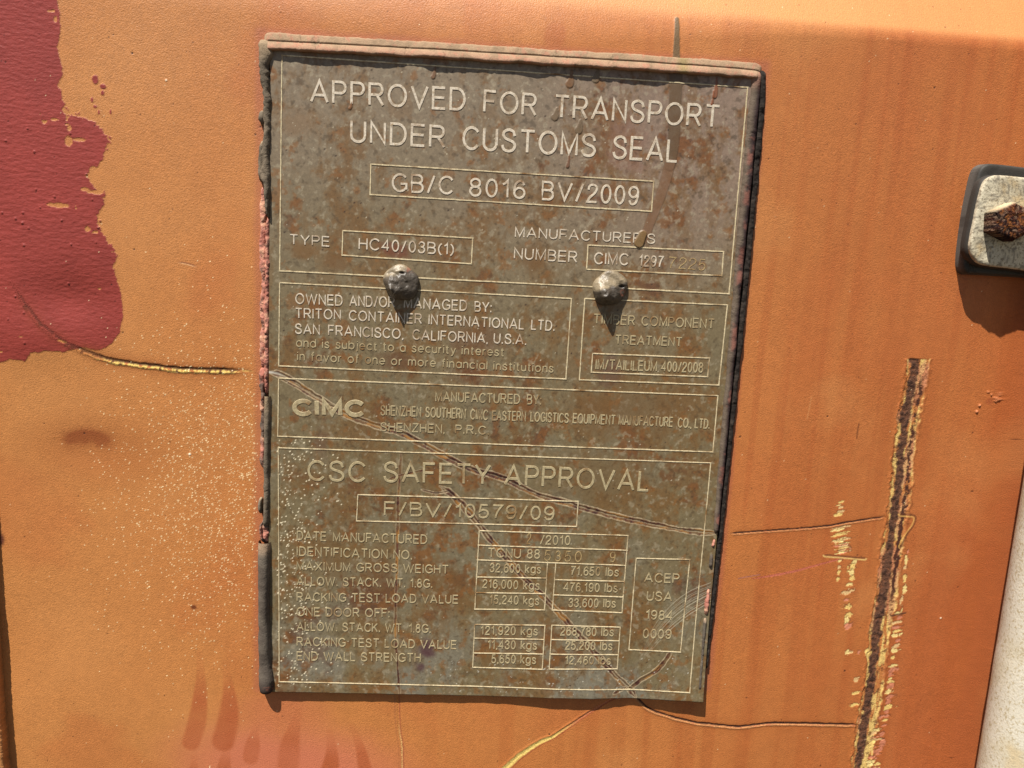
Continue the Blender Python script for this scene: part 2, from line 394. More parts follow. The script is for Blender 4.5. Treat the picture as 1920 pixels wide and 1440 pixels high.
# the long vertical gouge down to rusty steel
gpts = [(1719, 672), (1716, 700), (1708, 745), (1700, 790), (1692, 850), (1689, 905), (1681, 960), (1673, 1010), (1667, 1060), (1659, 1120), (1648, 1180), (1640, 1240), (1633, 1300), (1623, 1360), (1613, 1420), (1606, 1470)]
def gouge(ii, s, T, L, fade):
    g = fbm(X[ii], Z[ii], .0018, 101, 4, gain=.7); g2 = fbm(X[ii], Z[ii], .007, 105, 3, 1, 3); gl = fbm(X[ii], Z[ii], .0016, 107, 3, 1, 6)
    s = -s + 5 * (g2 - .5)
    top = sstep(60, 0, T)                       # flared top end
    s = s / (1.22 + .15 * top)
    on = (T > 1.0)
    w_ = 1 + .5 * (g2 - .5)
    outer = (sstep(-16.5 * w_, -13.5 * w_, s + 4 * (g - .5)) * sstep(24, 20, s + 4 * (g - .5))) * on
    cmix(ii, lin(200, 128, 70), outer * .9)
    cmix(ii, lin(236, 200, 120), outer * sstep(.40, .55, gl + .25 * (g - .5)) * .95)
    cmix(ii, lin(206, 138, 106), outer * sstep(.58, .66, g2 + .2 * (gl - .5)) * .6)
    cmix(ii, lin(112, 62, 36), outer * sstep(.52, .66, g) * .85)
    core = sstep(-10.5 * w_, -7.5 * w_, s + 3 * (g - .5)) * sstep(7.5 * w_, 4 * w_, s + 3 * (g - .5)) * on
    cmix(ii, lin(104, 70, 52), core * sstep(.10, .3, g + .1))
    cmix(ii, lin(46, 30, 25), core * sstep(.50, .66, g) * .75)
    cmix(ii, lin(132, 82, 54), core * sstep(.60, .74, 1 - g) * .8)
    seam = sstep(10.5, 12, s) * sstep(18.5, 16.5, s) * sstep(20, 60, T) * sstep(545, 500, T) * on
    cmix(ii, lin(80, 46, 34), seam * sstep(.30, .52, g + .25 * sstep(220, 420, T)))
    cmix(ii, lin(120, 62, 30), (sstep(-19, -17, s) * sstep(-14, -16, s) + sstep(26, 24.5, s) * sstep(21, 23, s)) * on * sstep(.42, .65, g) * .55)
    cmix(ii, lin(164, 88, 40), np.exp(-(np.abs(s - 2) / 36) ** 2) * .25 * on * (1 - outer))
    Hh[ii] += on * (outer * -.00018 + core * (-.0002 + .0009 * (g - .4)) + .00035 * np.exp(-((s + 17) / 2.5) ** 2) + .00025 * np.exp(-((s - 23) / 2.5) ** 2))
mark(gpts, 23, tag=gouge, ids=8, taper=.0001)
ID[(ID == 8) & (Z > P2(1719, 675, YW)[1])] = 0

def chips(pts, width, gap, jit, cols, seed, dens=.8):
    """row of small paint chips beside the gouge"""
    r = np.random.RandomState(seed); q = np.array(W(pts)); seg = np.hypot(*np.diff(q, axis=0).T); L = seg.sum() / PXM
    d = 0
    while d < L:
        if r.rand() < dens:
            s = d * PXM; k = 0
            while k < len(seg) - 1 and s > seg[k]: s -= seg[k]; k += 1
            p = q[k] + (q[k + 1] - q[k]) * min(1, s / seg[k])
            cx, cz = p[0] + r.uniform(-jit, jit) * PXM, p[1]
            ru, rv = width * r.uniform(.4, 1.25) * PXM, gap * r.uniform(.2, .55) * PXM
            ii = np.nonzero((np.abs(X - cx) < ru * 2) & (np.abs(Z - cz) < rv * 3))[0]
            e = np.sqrt(((X[ii] - cx) / ru) ** 2 + ((Z[ii] - cz - .25 * (X[ii] - cx)) / rv) ** 2) + 2.6 * (fbm(X[ii], Z[ii], .0022, 111, 4, gain=.75) - .5)
            cmix(ii, lin(*cols[r.randint(len(cols))]), sstep(1.1, .8, e)); cmix(ii, lin(110, 62, 36), sstep(.25, .1, np.abs(e - 1.15)) * .5 * (Z[ii] > cz))
            Hh[ii] -= .00012 * (e < 1)
        d += gap * r.uniform(.75, 1.25)
YL = [(242, 214, 140), (236, 200, 120), (226, 186, 128), (214, 136, 104)]
chips([(1702, 1035), (1696, 1100), (1690, 1150)], 4, 20, 3, YL, 1)
chips([(1688, 1150), (1680, 1200), (1672, 1260), (1664, 1330), (1652, 1390), (1640, 1450)], 10, 11, 4, YL + [(206, 128, 96)] * 2, 2, .95)
chips([(1642, 1370), (1634, 1450)], 13, 9, 6, YL, 12, .95)
chips([(1576, 942), (1574, 970)], 9, 7, 3, YL, 3, 1)
chips([(1575, 990), (1577, 1040)], 16, 5, 7, YL, 4, 1)
chips([(1576, 1010), (1578, 1038)], 18, 4, 6, YL, 14, 1)
chips([(1600, 1055), (1592, 1110), (1588, 1185)], 9, 15, 3, YL, 5, .95)
chips([(1575, 1052), (1571, 1090)], 4, 12, 2, YL, 6, .9)
chips([(1588, 1222), (1625, 1222)], 7, 14, 2, YL, 7, 1)
chips([(1612, 1245), (1604, 1330)], 8, 16, 4, YL + [(206, 128, 96)], 8, .85)
mark([(1548, 1041), (1575, 1043), (1622, 1047)], 2.5, tag=lambda ii, s, T, L, f: (cmix(ii, lin(96, 54, 34), sstep(2.4, .8, np.abs(s)) * .8), cmix(ii, lin(240, 208, 130), sstep(2.4, .8, np.abs(s - 4)) * .7)), taper=.1)
mark([(1690, 1152), (1672, 1155), (1698, 1150)], 3, tag=lambda ii, s, T, L, f: cmix(ii, lin(90, 54, 36), sstep(3.5, 1, np.abs(s)) * .9), taper=.05)
mark([(1690, 965), (1716, 968), (1714, 985), (1700, 1005), (1690, 1025)], 3, tag=lambda ii, s, T, L, f: (cmix(ii, lin(110, 64, 36), sstep(3.2, 1, np.abs(s)) * .75), cmix(ii, lin(230, 180, 100), sstep(2.2, .6, np.abs(s - 4)) * .7)), taper=.02)

# dark run of sealant above the plate
ii, D, S, T, L = polydist(X, Z, smooth_poly(W([(1271, 34), (1269, 70), (1268, 112)])), .006)
m = np.zeros(N); wd = (4.2 + 3.2 * T / L) * PXM
m[ii] = sstep(wd * 1.05, wd * .85, D)
mix(col, lin(112, 92, 62), m * .92); Hh += m * .00018

# tiny dark pits, pale specks
def splat(n, us, vs_, rad, c, h=0, elong=(1, 0), sel=None):
    for k in range(n):
        x0, z0 = P2(us[k], vs_[k], YW); r = rad[k] * PXM
        ix = np.searchsorted(gx, [x0 - 2.5 * r, x0 + 2.5 * r]); iz = np.searchsorted(gz, [z0 - 2.5 * r, z0 + 2.5 * r])
        if ix[0] >= ix[1] or iz[0] >= iz[1]: continue
        a, b = np.meshgrid(np.arange(*ix), np.arange(*iz)); q = (b * NX + a).ravel()
        dx, dz = X[q] - x0, Z[q] - z0
        e = np.sqrt(((dx * .8 + dz * .6) / (r * elong[0])) ** 2 + ((-dx * .6 + dz * .8) / r) ** 2)
        mm_ = np.clip(1.9 - 1.4 * e, 0, 1) * .97
        col[q] += (c - col[q]) * mm_[:, None]; Hh[q] += h * mm_
r = np.random.RandomState(7)
n = 420; splat(n, r.uniform(0, 1920, n), r.uniform(0, 1440, n), r.uniform(.5, 1.3, n), lin(60, 28, 18), -.00012)
n = 26; splat(n, r.uniform(120, 1850, n), r.uniform(0, 1440, n), r.uniform(1.2, 2.1, n), lin(52, 26, 20), -.0002)
n = 26; splat(n, r.uniform(0, 190, n), r.uniform(230, 660, n), r.uniform(1.2, 2.2, n), lin(150, 62, 54), .0004)
n = 12; splat(n, r.uniform(1830, 1885, n), r.uniform(735, 775, n), r.uniform(1.5, 3, n), lin(206, 130, 86), .0007)
n = 4600
us = 430 + 120 * r.randn(n); vv = 930 + 150 * r.randn(n)
k = (us < 482) & (us > 150); us, vv = us[k], vv[k]; n = len(us)
splat(n, us, vv, .35 + .65 * r.rand(n) ** 2.5, lin(252, 230, 180, 1.0), .00006, (1.35, 0))
n = 260; us = r.uniform(0, 1920, n); vv = r.uniform(0, 1440, n); splat(n, us, vv, r.uniform(.5, .9, n), lin(250, 226, 180), .00005)
splat(4, [311, 355, 1764, 1316], [150, 852, 1159, 1232], [1.5, 2.3, 1.6, 1.3], lin(250, 236, 205, 1.0), .0003)

Q = grid_quads(NX, NZ)
co = np.stack([X, YW - Hh, Z], 1) - np.array(container.location)
fid = np.max(ID[Q], axis=1) * (np.min(ID[Q], axis=1) > 0)
def submesh(name, sel, mat, label=None):
    q = Q[sel]
    if not len(q): return
    uq, inv = np.unique(q, return_inverse=True)
    return np_mesh(name, co[uq], inv.reshape(q.shape), mat, col[uq], True, container, label)
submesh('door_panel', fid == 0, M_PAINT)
submesh('paint_patch', fid == 1, M_RED, 'patch of brushed-on dark red paint with a ragged edge')
for k, nm, lab in ((2, 'scratch', 'curved scratch running out of the red patch, bare yellow primer'), (3, 'scratch', 'dark rusty scratch from the plate to the gouge'),
                   (4, 'scratch', 'dark wavy scratch below the lower right corner of the plate'), (5, 'scratch', 'bright yellow curved scratch below the plate'),
                   (6, 'scratch', 'hair thin vertical scratch below the plate'), (7, 'scratch', 'short pink scrape'),
                   (8, 'gouge', 'long rusty gouge with yellow primer edges')):
    submesh(nm, fid == k, M_SCRATCH, lab)

# proud edge strip at the lower left
def strip():
    pts = [(9, 1475), (7, 1440), (2, 1380), (-3, 1320), (-13, 1200), (-23, 1090), (-32, 980), (-46, 800), (-70, 400), (-98, 0), (-125, -400)]
    path = smooth_poly([P2(u, v, YW - 6.4 * MM) for u, v in pts], 40)
    n = len(path); r = np.random.RandomState(3)
    jag = np.cumsum(r.randn(n)) * .00005; jag -= np.linspace(0, jag[-1], n); jag += r.uniform(0, .0005, n)
    prof = [(-.05, 6.4), (-.03, 6.4), (-.012, 6.4), (-.004, 6.5), (-.0012, 6.4), (-.0003, 5.9), (0, 5.2), (.0001, 2.5), (.0001, -.5)]
    V = np.array([[(px + dx + j * (1 if dx > -.002 else 0), YW - h * MM, pz) for dx, h in prof] for (px, pz), j in zip(path, jag)]).reshape(-1, 3)
    c = np.tile(lin(205, 140, 82), (len(V), 1)) * (.85 + .3 * fbm(V[:, 0], V[:, 2], .006, 5, 3))[:, None]
    np_mesh('edge_strip', V - np.array(container.location), grid_quads(len(prof), n), M_PAINT, c, True, container, 'proud orange strip with a ragged edge')
strip()

# ------------------------------------------------------------------ the data plate
plate = empty('data_plate', 'rust stained grey metal approval plate with raised lettering, riveted to the door', 'data plate', (0, 0, 0))
TL, TR, BR, BL = [np.array(P2(*p, 0)) for p in ((506, 84), (1424, 143), (1316, 1312), (503, 1297))]
LB_U = np.array([480, 560, 900, 960, 1040, 1110, 1160, 1185, 1215, 1260, 1330, 1400]); LB_X = np.array([P2(u, 1300)[0] for u in LB_U])
LB = np.array([.2, .1, .2, .6, 1.5, 1.3, .2, -.3, .3, 1.4, 2.7, 3.2]) * MM
ZB = P2(960, 1300)[1]
def plate_lift(x, z):
    b = np.interp(x, LB_X, LB)
    zz = (z - ZB)
    h = b * np.clip(1 - zz / .055, 0, 1) ** 1.6
    h = h + (fbm(x, z, .09, 141, 2) - .5) * .0009 * np.clip(zz / .03, 0, 1) * np.clip((.34 - zz) / .06, 0, 1)
    return h
NPX, NPZ = 760, 1000
s_, t_ = np.meshgrid(np.linspace(0, 1, NPX), np.linspace(0, 1, NPZ))
s_, t_ = s_.ravel(), t_.ravel()
XY = (BL + np.outer(s_, BR - BL)) * (1 - t_)[:, None] + (TL + np.outer(s_, TR - TL)) * t_[:, None]
px_, pz_ = XY[:, 0].copy(), XY[:, 1].copy()
pz_ += (vnoise(px_ / .004, px_ * 0, 3) - .5) * .0006 * (t_ < .0005)
X, Z = px_, pz_; N = len(X); Hh = plate_lift(X, Z)
n1 = fbm(X, Z, .07, 211, 4); n2 = fbm(X, Z, .022, 221, 5, gain=.6); n3 = fbm(X, Z, .006, 231, 4, gain=.6); nv = fbm(X, Z, .007, 241, 4, 1, 3.0, gain=.6)
nb = fbm(X, Z, .017, 251, 6, 1, 1.25, gain=.74); nf = fbm(X, Z, .0022, 261, 3); ng = fbm(X, Z, .0011, 271, 2)
vt = (Z - Z.min()) / (Z.max() - Z.min())
col = np.zeros((N, 3)); col[:] = lin(122, 110, 82)
mix(col, lin(138, 121, 100), sstep(.45, .95, vt + .3 * (n1 - .5)) * .85)
mix(col, lin(150, 124, 110), sstep(.6, 1.0, vt + .25 * (n1 - .5)) * sstep(-.02, .09, X) * .6)  # pinkish reflection at the upper right, mixed into the plate colour
mix(col, lin(122, 116, 96), sstep(.46, .62, n2) * .6 * sstep(.85, .2, vt))
mix(col, lin(134, 132, 120), sstep(.18, .02, vt) * sstep(.4, .6, n2) * .6)
# rust staining, heavier in the middle and lower parts
hv = .035 * sstep(.80, .45, vt) - .025 * sstep(.7, 1, vt) - .035 * sstep(.16, .03, vt)
rust = nb + hv + .30 * (n3 - .5) + .14 * (nf - .5) + .10 * (n1 - .5)
mix(col, lin(122, 95, 60), sstep(.45, .62, rust) * .42)
mix(col, lin(116, 82, 44), sstep(.55, .68, rust + .12 * (nv - .5)) * .52)
mix(col, lin(118, 84, 44), sstep(.56, .64, nv + hv + .25 * (n3 - .5)) * .35)
mix(col, lin(100, 56, 34), sstep(.62, .70, .5 * nb + .5 * n2 + hv + .35 * (n3 - .5) + .1 * (nf - .5)) * .5)
mix(col, lin(88, 54, 48), sstep(.66, .75, .5 * n2 + .5 * n1 + .35 * (n3 - .5) + hv * .5) * .5)
mix(col, lin(136, 88, 42), sstep(.62, .70, n3 + .25 * (n2 - .5)) * .5)
mix(col, lin(66, 54, 40), sstep(.66, .76, nf) * .45)
mix(col, lin(176, 164, 138), sstep(.66, .76, 1 - nf + .1 * (n1 - .5)) * .40)
col *= (.80 + .40 * ng)[:, None]
mix(col, lin(120, 92, 50), np.full(N, .16) * sstep(1, .6, vt))

def PW(pts): return [P2(u, v, 0) for u, v in pts]
def ellp(u, v, ru, rv):
    x0, z0 = P2(u, v); return np.sqrt(((X - x0) / PXM / ru) ** 2 + ((Z - z0) / PXM / rv) ** 2)
for u, v, ru, rv, c, a in ((800, 1215, 22, 26, (84, 52, 58), .85), (788, 1250, 12, 12, (82, 50, 56), .8), (1140, 700, 26, 34, (96, 58, 46), .6), (742, 470, 32, 14, (112, 56, 36), .7),
                           (900, 640, 60, 40, (106, 66, 40), .5), (712, 1090, 26, 60, (106, 70, 40), .6), (880, 700, 40, 30, (104, 62, 38), .5), (760, 680, 40, 22, (98, 60, 36), .6),
                           (625, 1050, 40, 50, (112, 82, 44), .6), (960, 1200, 30, 40, (112, 76, 40), .5), (600, 830, 20, 30, (104, 62, 40), .5), (930, 860, 60, 16, (104, 72, 36), .5),
                           (560, 230, 40, 26, (132, 98, 62), .4), (840, 1100, 40, 70, (112, 80, 44), .5), (1000, 480, 30, 30, (112, 78, 40), .6), (1170, 260, 50, 60, (138, 96, 80), .4),
                           (570, 470, 30, 18, (120, 84, 42), .7), (630, 490, 24, 18, (116, 80, 42), .6), (1180, 780, 120, 60, (112, 78, 42), .45), (1120, 900, 120, 60, (108, 78, 42), .4)):
    mix(col, lin(*c), sstep(1.25, .35, ellp(u, v, ru, rv) + 1.5 * (n3 - .5) + .8 * (n2 - .5)) * a)

def pmark(pts, width, fn, taper=.08):
    ii, D, S, T, L = polydist(X, Z, smooth_poly(PW(pts)), width * PXM * 3 + .004)
    wob = fbm(X[ii], Z[ii], .003, 91, 3) - .5
    fade = sstep(0, L * taper, T) * sstep(L, L * (1 - taper), T)
    fn(ii, S / PXM + wob * width * .5, T / PXM, L / PXM, fade)
def crk(w0, h, strands=3, red=.9, pale=.8):
    def fn(ii, s, T, L, fade):
        g = fbm(X[ii], Z[ii], .0026, 161, 4, gain=.65); gl = fbm(T * PXM * .25, s * PXM * 1.0, .0016, 163, 3)
        wv = w0 * (.7 + .6 * fbm(X[ii], Z[ii], .012, 165, 2)) * (.4 + .6 * fade)
        band = sstep(wv * 1.1, wv * .6, np.abs(s))
        cmix(ii, lin(112, 82, 52), band * .7)
        cmix(ii, lin(96, 52, 40), band * sstep(.42, .58, g) * red)
        cmix(ii, lin(58, 30, 28), band * sstep(.58, .66, g) * red)
        cmix(ii, lin(176, 124, 58), band * sstep(.60, .68, gl) * .7)
        for k in range(strands):
            off = wv * (-1 + 2 * k / max(1, strands - 1)) + 2 * (g - .5)
            cmix(ii, lin(196, 176, 142), sstep(1.5, .5, np.abs(s - off)) * pale * (.45 + .55 * sstep(.35, .6, 1 - g)))
            cmix(ii, lin(52, 40, 30), sstep(1.4, .5, np.abs(s - off + 2.2)) * pale * .35)
        Hh[ii] += h * fade * (np.exp(-((s + wv * .7) / (w0 * .45)) ** 2) * .55 - np.exp(-((s - wv * .1) / (w0 * .6)) ** 2) * .8 + .3 * np.exp(-((s - wv) / (w0 * .4)) ** 2))
    return fn
pmark([(503, 697), (535, 706), (580, 735), (640, 772), (700, 796), (760, 815), (820, 848), (880, 878), (940, 895), (1000, 924), (1060, 942), (1130, 962), (1210, 980), (1290, 995), (1347, 1000)], 7, crk(6.5, .00022, 3), .02)
pmark([(520, 706), (560, 728), (600, 752), (640, 768)], 3, crk(2.5, .0001, 2, .7, .6))
pmark([(826, 912), (850, 930), (880, 962), (920, 1012), (975, 1075), (1030, 1130), (1085, 1190), (1140, 1250), (1180, 1292), (1192, 1306)], 8, crk(6.5, .00018, 3), .03)
pmark([(790, 918), (815, 924), (840, 922)], 2, crk(2, .0001, 2))
pmark([(752, 850), (747, 930), (745, 1010), (743, 1100), (741, 1180), (745, 1240), (749, 1305)], 4, crk(3, .00010, 2, .8, .3), .05)
pmark([(1178, 1294), (1200, 1276), (1228, 1258), (1248, 1236), (1256, 1222)], 6, crk(5, .00015, 2, .8, .7), .05)
pmark([(1150, 1300), (1175, 1288)], 4, crk(4, .0001, 2, .6, .8), .2)
pmark([(726, 900), (745, 893), (800, 880)], 2, crk(2, .0001, 1, .8, .3))
r = np.random.RandomState(9)
for k in range(9):                                # fine pale arcs near the right edge
    o = k * 5 + r.uniform(-2, 2)
    pmark([(1332, 1094 + o * .8), (1290, 1112 + o), (1250, 1145 + o), (1218 - k, 1190 + o), (1200 - 2 * k, 1240 + o * .5)], 2,
          lambda ii, s, T, L, f, a=r.uniform(.25, .8): cmix(ii, lin(206, 196, 170), sstep(1.1, .4, np.abs(s)) * a * sstep(L, L * .2, T)))
pmark([(500, 697), (520, 700), (548, 712)], 4, lambda ii, s, T, L, f: cmix(ii, lin(232, 226, 210), sstep(3, 1, np.abs(s)) * .8 * sstep(L, 0, T)))

# dark run across the plate and the smaller drips
def run(pts, w0, w1, c, a, h=.0):
    ii, D, S, T, L = polydist(X, Z, smooth_poly(PW(pts)), .012)
    wd = (w0 + (w1 - w0) * T / L) * PXM
    m = sstep(wd * 1.06, wd * .86, D + .0005 * (n3[ii] - .5)); cmix(ii, lin(*c), m * a)
    cmix(ii, lin(70, 54, 38), sstep(.12, .03, np.abs(D / wd - .98)) * .35)
    Hh[ii] += h * m
run([(1268, 120), (1267, 160), (1265, 210), (1263, 265), (1256, 310)], 12.5, 11, (102, 80, 56), .85, .00007)
run([(1256, 308), (1246, 345), (1232, 385), (1218, 420), (1208, 448)], 11, 9, (126, 92, 66), .72, .00006)
run([(1205, 440), (1198, 455)], 8, 10, (128, 98, 54), .8, .0006)
for u, v, l_, w_, c in ((1070, 152, 18, 8, (120, 84, 50)), (1119, 144, 12, 8, (112, 92, 66)), (1042, 216, 12, 7, (118, 96, 70)), (1087, 240, 14, 7, (112, 92, 66)), (1342, 172, 26, 5, (134, 72, 34)),
                        (1336, 190, 20, 3, (134, 72, 34)), (658, 200, 10, 3, (128, 82, 44)), (814, 140, 14, 4, (120, 82, 52)), (1066, 306, 20, 3, (112, 70, 44))):
    run([(u + 2, v - l_), (u, v), (u - 2, v + l_ * .3)], w_ * .35, w_, c, .75, .00025)

def psplat(us, vs_, rad, c, h=0, el=1.6):
    T_ = np.array([P2(u, v) for u, v in zip(us, vs_)])
    for (x0, z0), rr in zip(T_, rad * PXM):
        # the sheet is a near regular grid: look only at the rows close by
        tz = (z0 - BL[1]) / (TL[1] - BL[1]); r0 = int(np.clip((tz - .02) * NPZ, 0, NPZ - 1)); r1 = int(np.clip((tz + .04) * NPZ, 1, NPZ))
        sx = (x0 - TL[0]) / (TR[0] - TL[0]); c0 = int(np.clip((sx - .01) * NPX, 0, NPX - 2)); c1 = int(np.clip((sx * 1.14 + .02) * NPX, 1, NPX))
        a, b = np.meshgrid(np.arange(c0, c1), np.arange(r0, r1)); q = (b * NPX + a).ravel()
        dx, dz = X[q] - x0, Z[q] - z0
        e = np.sqrt(((dx * .8 + dz * .6) / (rr * el)) ** 2 + ((-dx * .6 + dz * .8) / rr) ** 2)
        k = e < 1.5; q = q[k]; mm_ = np.clip(1.5 - e[k], 0, 1) * .95
        col[q] += (c - col[q]) * mm_[:, None]; Hh[q] += h * mm_
n = 420; us = 520 + np.abs(r.randn(n)) * 50; vv = r.uniform(820, 1290, n) ; k = (us < 760); psplat(us[k], vv[k], r.uniform(.5, 1.1, k.sum()), lin(245, 232, 198, 1.0))
n = 220; us = r.uniform(520, 1300, n); vv = r.uniform(120, 1290, n); psplat(us, vv, r.uniform(.4, .8, n), lin(225, 214, 186))
n = 160; us = r.uniform(520, 1300, n); vv = r.uniform(120, 1290, n); psplat(us, vv, r.uniform(.6, 1.4, n), lin(56, 38, 28))
n = 90; us = r.uniform(800, 1290, n); vv = r.uniform(1230, 1300, n); psplat(us, vv, r.uniform(.5, 1.0, n), lin(220, 216, 200))

# sheet with thickness: front grid plus a skirt
co = np.stack([X, -Hh, Z], 1)
q = grid_quads(NPX, NPZ)
i = np.arange(NPX * NPZ).reshape(NPZ, NPX)
loop = np.concatenate([i[0, :], i[1:, -1], i[-1, -2::-1], i[-2:0:-1, 0]])
sk = co[loop].copy(); sk[:, 1] += .0009
base = len(co); m_ = len(loop); nxt = np.roll(np.arange(m_), -1)
sq = np.stack([loop, base + np.arange(m_), base + nxt, loop[nxt]], 1)
np_mesh('plate_sheet', np.vstack([co, sk]), np.vstack([q, sq]), M_PLATE, np.vstack([col, col[loop] * .6]), True, plate)

# ---- raised frames and table lines
def bars(name, segs, wpx, mat, label=None, h=.00022):
    V, F = [], []
    for (a, b) in segs:
        A, B = np.array(P2(*a)), np.array(P2(*b)); L = np.linalg.norm(B - A); n = max(2, int(L / .0016))
        d = (B - A) / L; nrm = np.array([-d[1], d[0]]) * wpx * PXM / 2
        A = A - d * wpx * PXM / 2; B = B + d * wpx * PXM / 2
        t = np.linspace(0, 1, n); p = A + np.outer(t, B - A); p += nrm * ((vnoise(t * L / .002, t * 0, 7) - .5) * .35)[:, None]
        wv = (.8 + .4 * vnoise(t * L / .0012, t * 0 + 3, 8))[:, None]
        base = len(V)
        for sgn, up in ((-1.15, 0), (-.75, 1), (.75, 1), (1.15, 0)):
            qn = p + nrm * sgn * wv; y = -plate_lift(qn[:, 0], qn[:, 1]) - (h if up else -.0003)
            V += list(np.stack([qn[:, 0], y, qn[:, 1]], 1))
        for k in range(3):
            for j in range(n - 1):
                F.append((base + k * n + j, base + k * n + j + 1, base + (k + 1) * n + j + 1, base + (k + 1) * n + j))
    return np_mesh(name, np.array(V), np.array(F), mat, None, False, plate, label)
def rect(a, b, c, d): return [(a, b), (b, c), (c, d), (d, a)]
bars('frame_line', rect((529, 103.6), (1402, 164), (1367, 551), (524.5, 507.8)), 2.6, M_LINE, 'frame line round the customs approval section')
bars('frame_line', rect((695.6, 308), (1226, 340), (1221.6, 396.4), (694, 365)), 2.6, M_LINE, 'box line round the customs approval number')
bars('frame_line', rect((643, 432.5), (886.5, 446.6), (884, 494.8), (641.5, 478.5)), 2.5, M_LINE, 'box line round the type code')
bars('frame_line', rect((1102.5, 459.6), (1357, 471.8), (1353.6, 517), (1099.8, 505)), 2.5, M_LINE, "box line round the manufacturer's number")
bars('frame_line', rect((524.5, 530), (1071.4, 559.8), (1061, 710.6), (522.8, 686)), 2.4, M_LINE, 'frame line round the owner section')
bars('frame_line', rect((1096.3, 559.8), (1364, 572), (1348, 722.3), (1086.3, 712)), 2.4, M_LINE, 'frame line round the timber treatment section')
bars('frame_line', rect((1111, 662.7), (1330.5, 671.6), (1327, 706.6), (1108.5, 698)), 2.4, M_LINE, 'box line round the treatment code')
bars('frame_line', rect((522.8, 709), (1346.3, 742), (1336.6, 847.6), (521, 817.8)), 2.4, M_LINE, 'frame line round the maker section')
bars('frame_line', rect((522, 839.5), (1332.5, 868), (1291.5, 1295.5), (523.6, 1278)), 2.2, M_LINE, 'frame line round the safety approval section')
bars('frame_line', rect((671, 927.5), (1084, 940), (1081, 987), (668.5, 976.8)), 2.3, M_LINE, 'box line round the safety approval number')
bars('frame_line', rect((1192.6, 1046.4), (1293.3, 1049), (1275.2, 1221.6), (1179, 1217.8)), 2.2, M_LINE, 'box line round the inspection number')
tab = [((898.7, 995), (1177.4, 1003.8)), ((896.6, 1022), (1176, 1031.5)), ((895, 1049.6), (1173, 1059.9)), ((898.7, 995), (890.3, 1141.7)), ((1177.4, 1003.8), (1166, 1148.5)),
       ((893.9, 1081.6), (1023.8, 1083.5)), ((892, 1110.8), (1022.5, 1112.7)), ((890.3, 1141.7), (1021, 1143)), ((1026.6, 1053), (1021, 1143)),
       ((1042, 1056), (1035.5, 1143.3)), ((1039.6, 1086.4), (1169.5, 1090)), ((1037.4, 1114.9), (1167.4, 1119)), ((1035.5, 1143.3), (1166, 1148.5))]
bars('table_line', tab, 2.2, M_LINE, 'upper table of weights')
tab = rect((890.3, 1170.4), (1021.7, 1171.7), (1016.3, 1253.5), (886.3, 1250.8)) + [((889, 1196), (1018.4, 1198)), ((887.6, 1223.8), (1017.6, 1225))] + \
      rect((1034.7, 1171.5), (1162.8, 1175.5), (1157, 1253.5), (1029.3, 1252.7)) + [((1032.8, 1198), (1160, 1201)), ((1031.2, 1225), (1158.7, 1227))]
bars('table_line', tab, 2.2, M_LINE, 'lower table of weights')

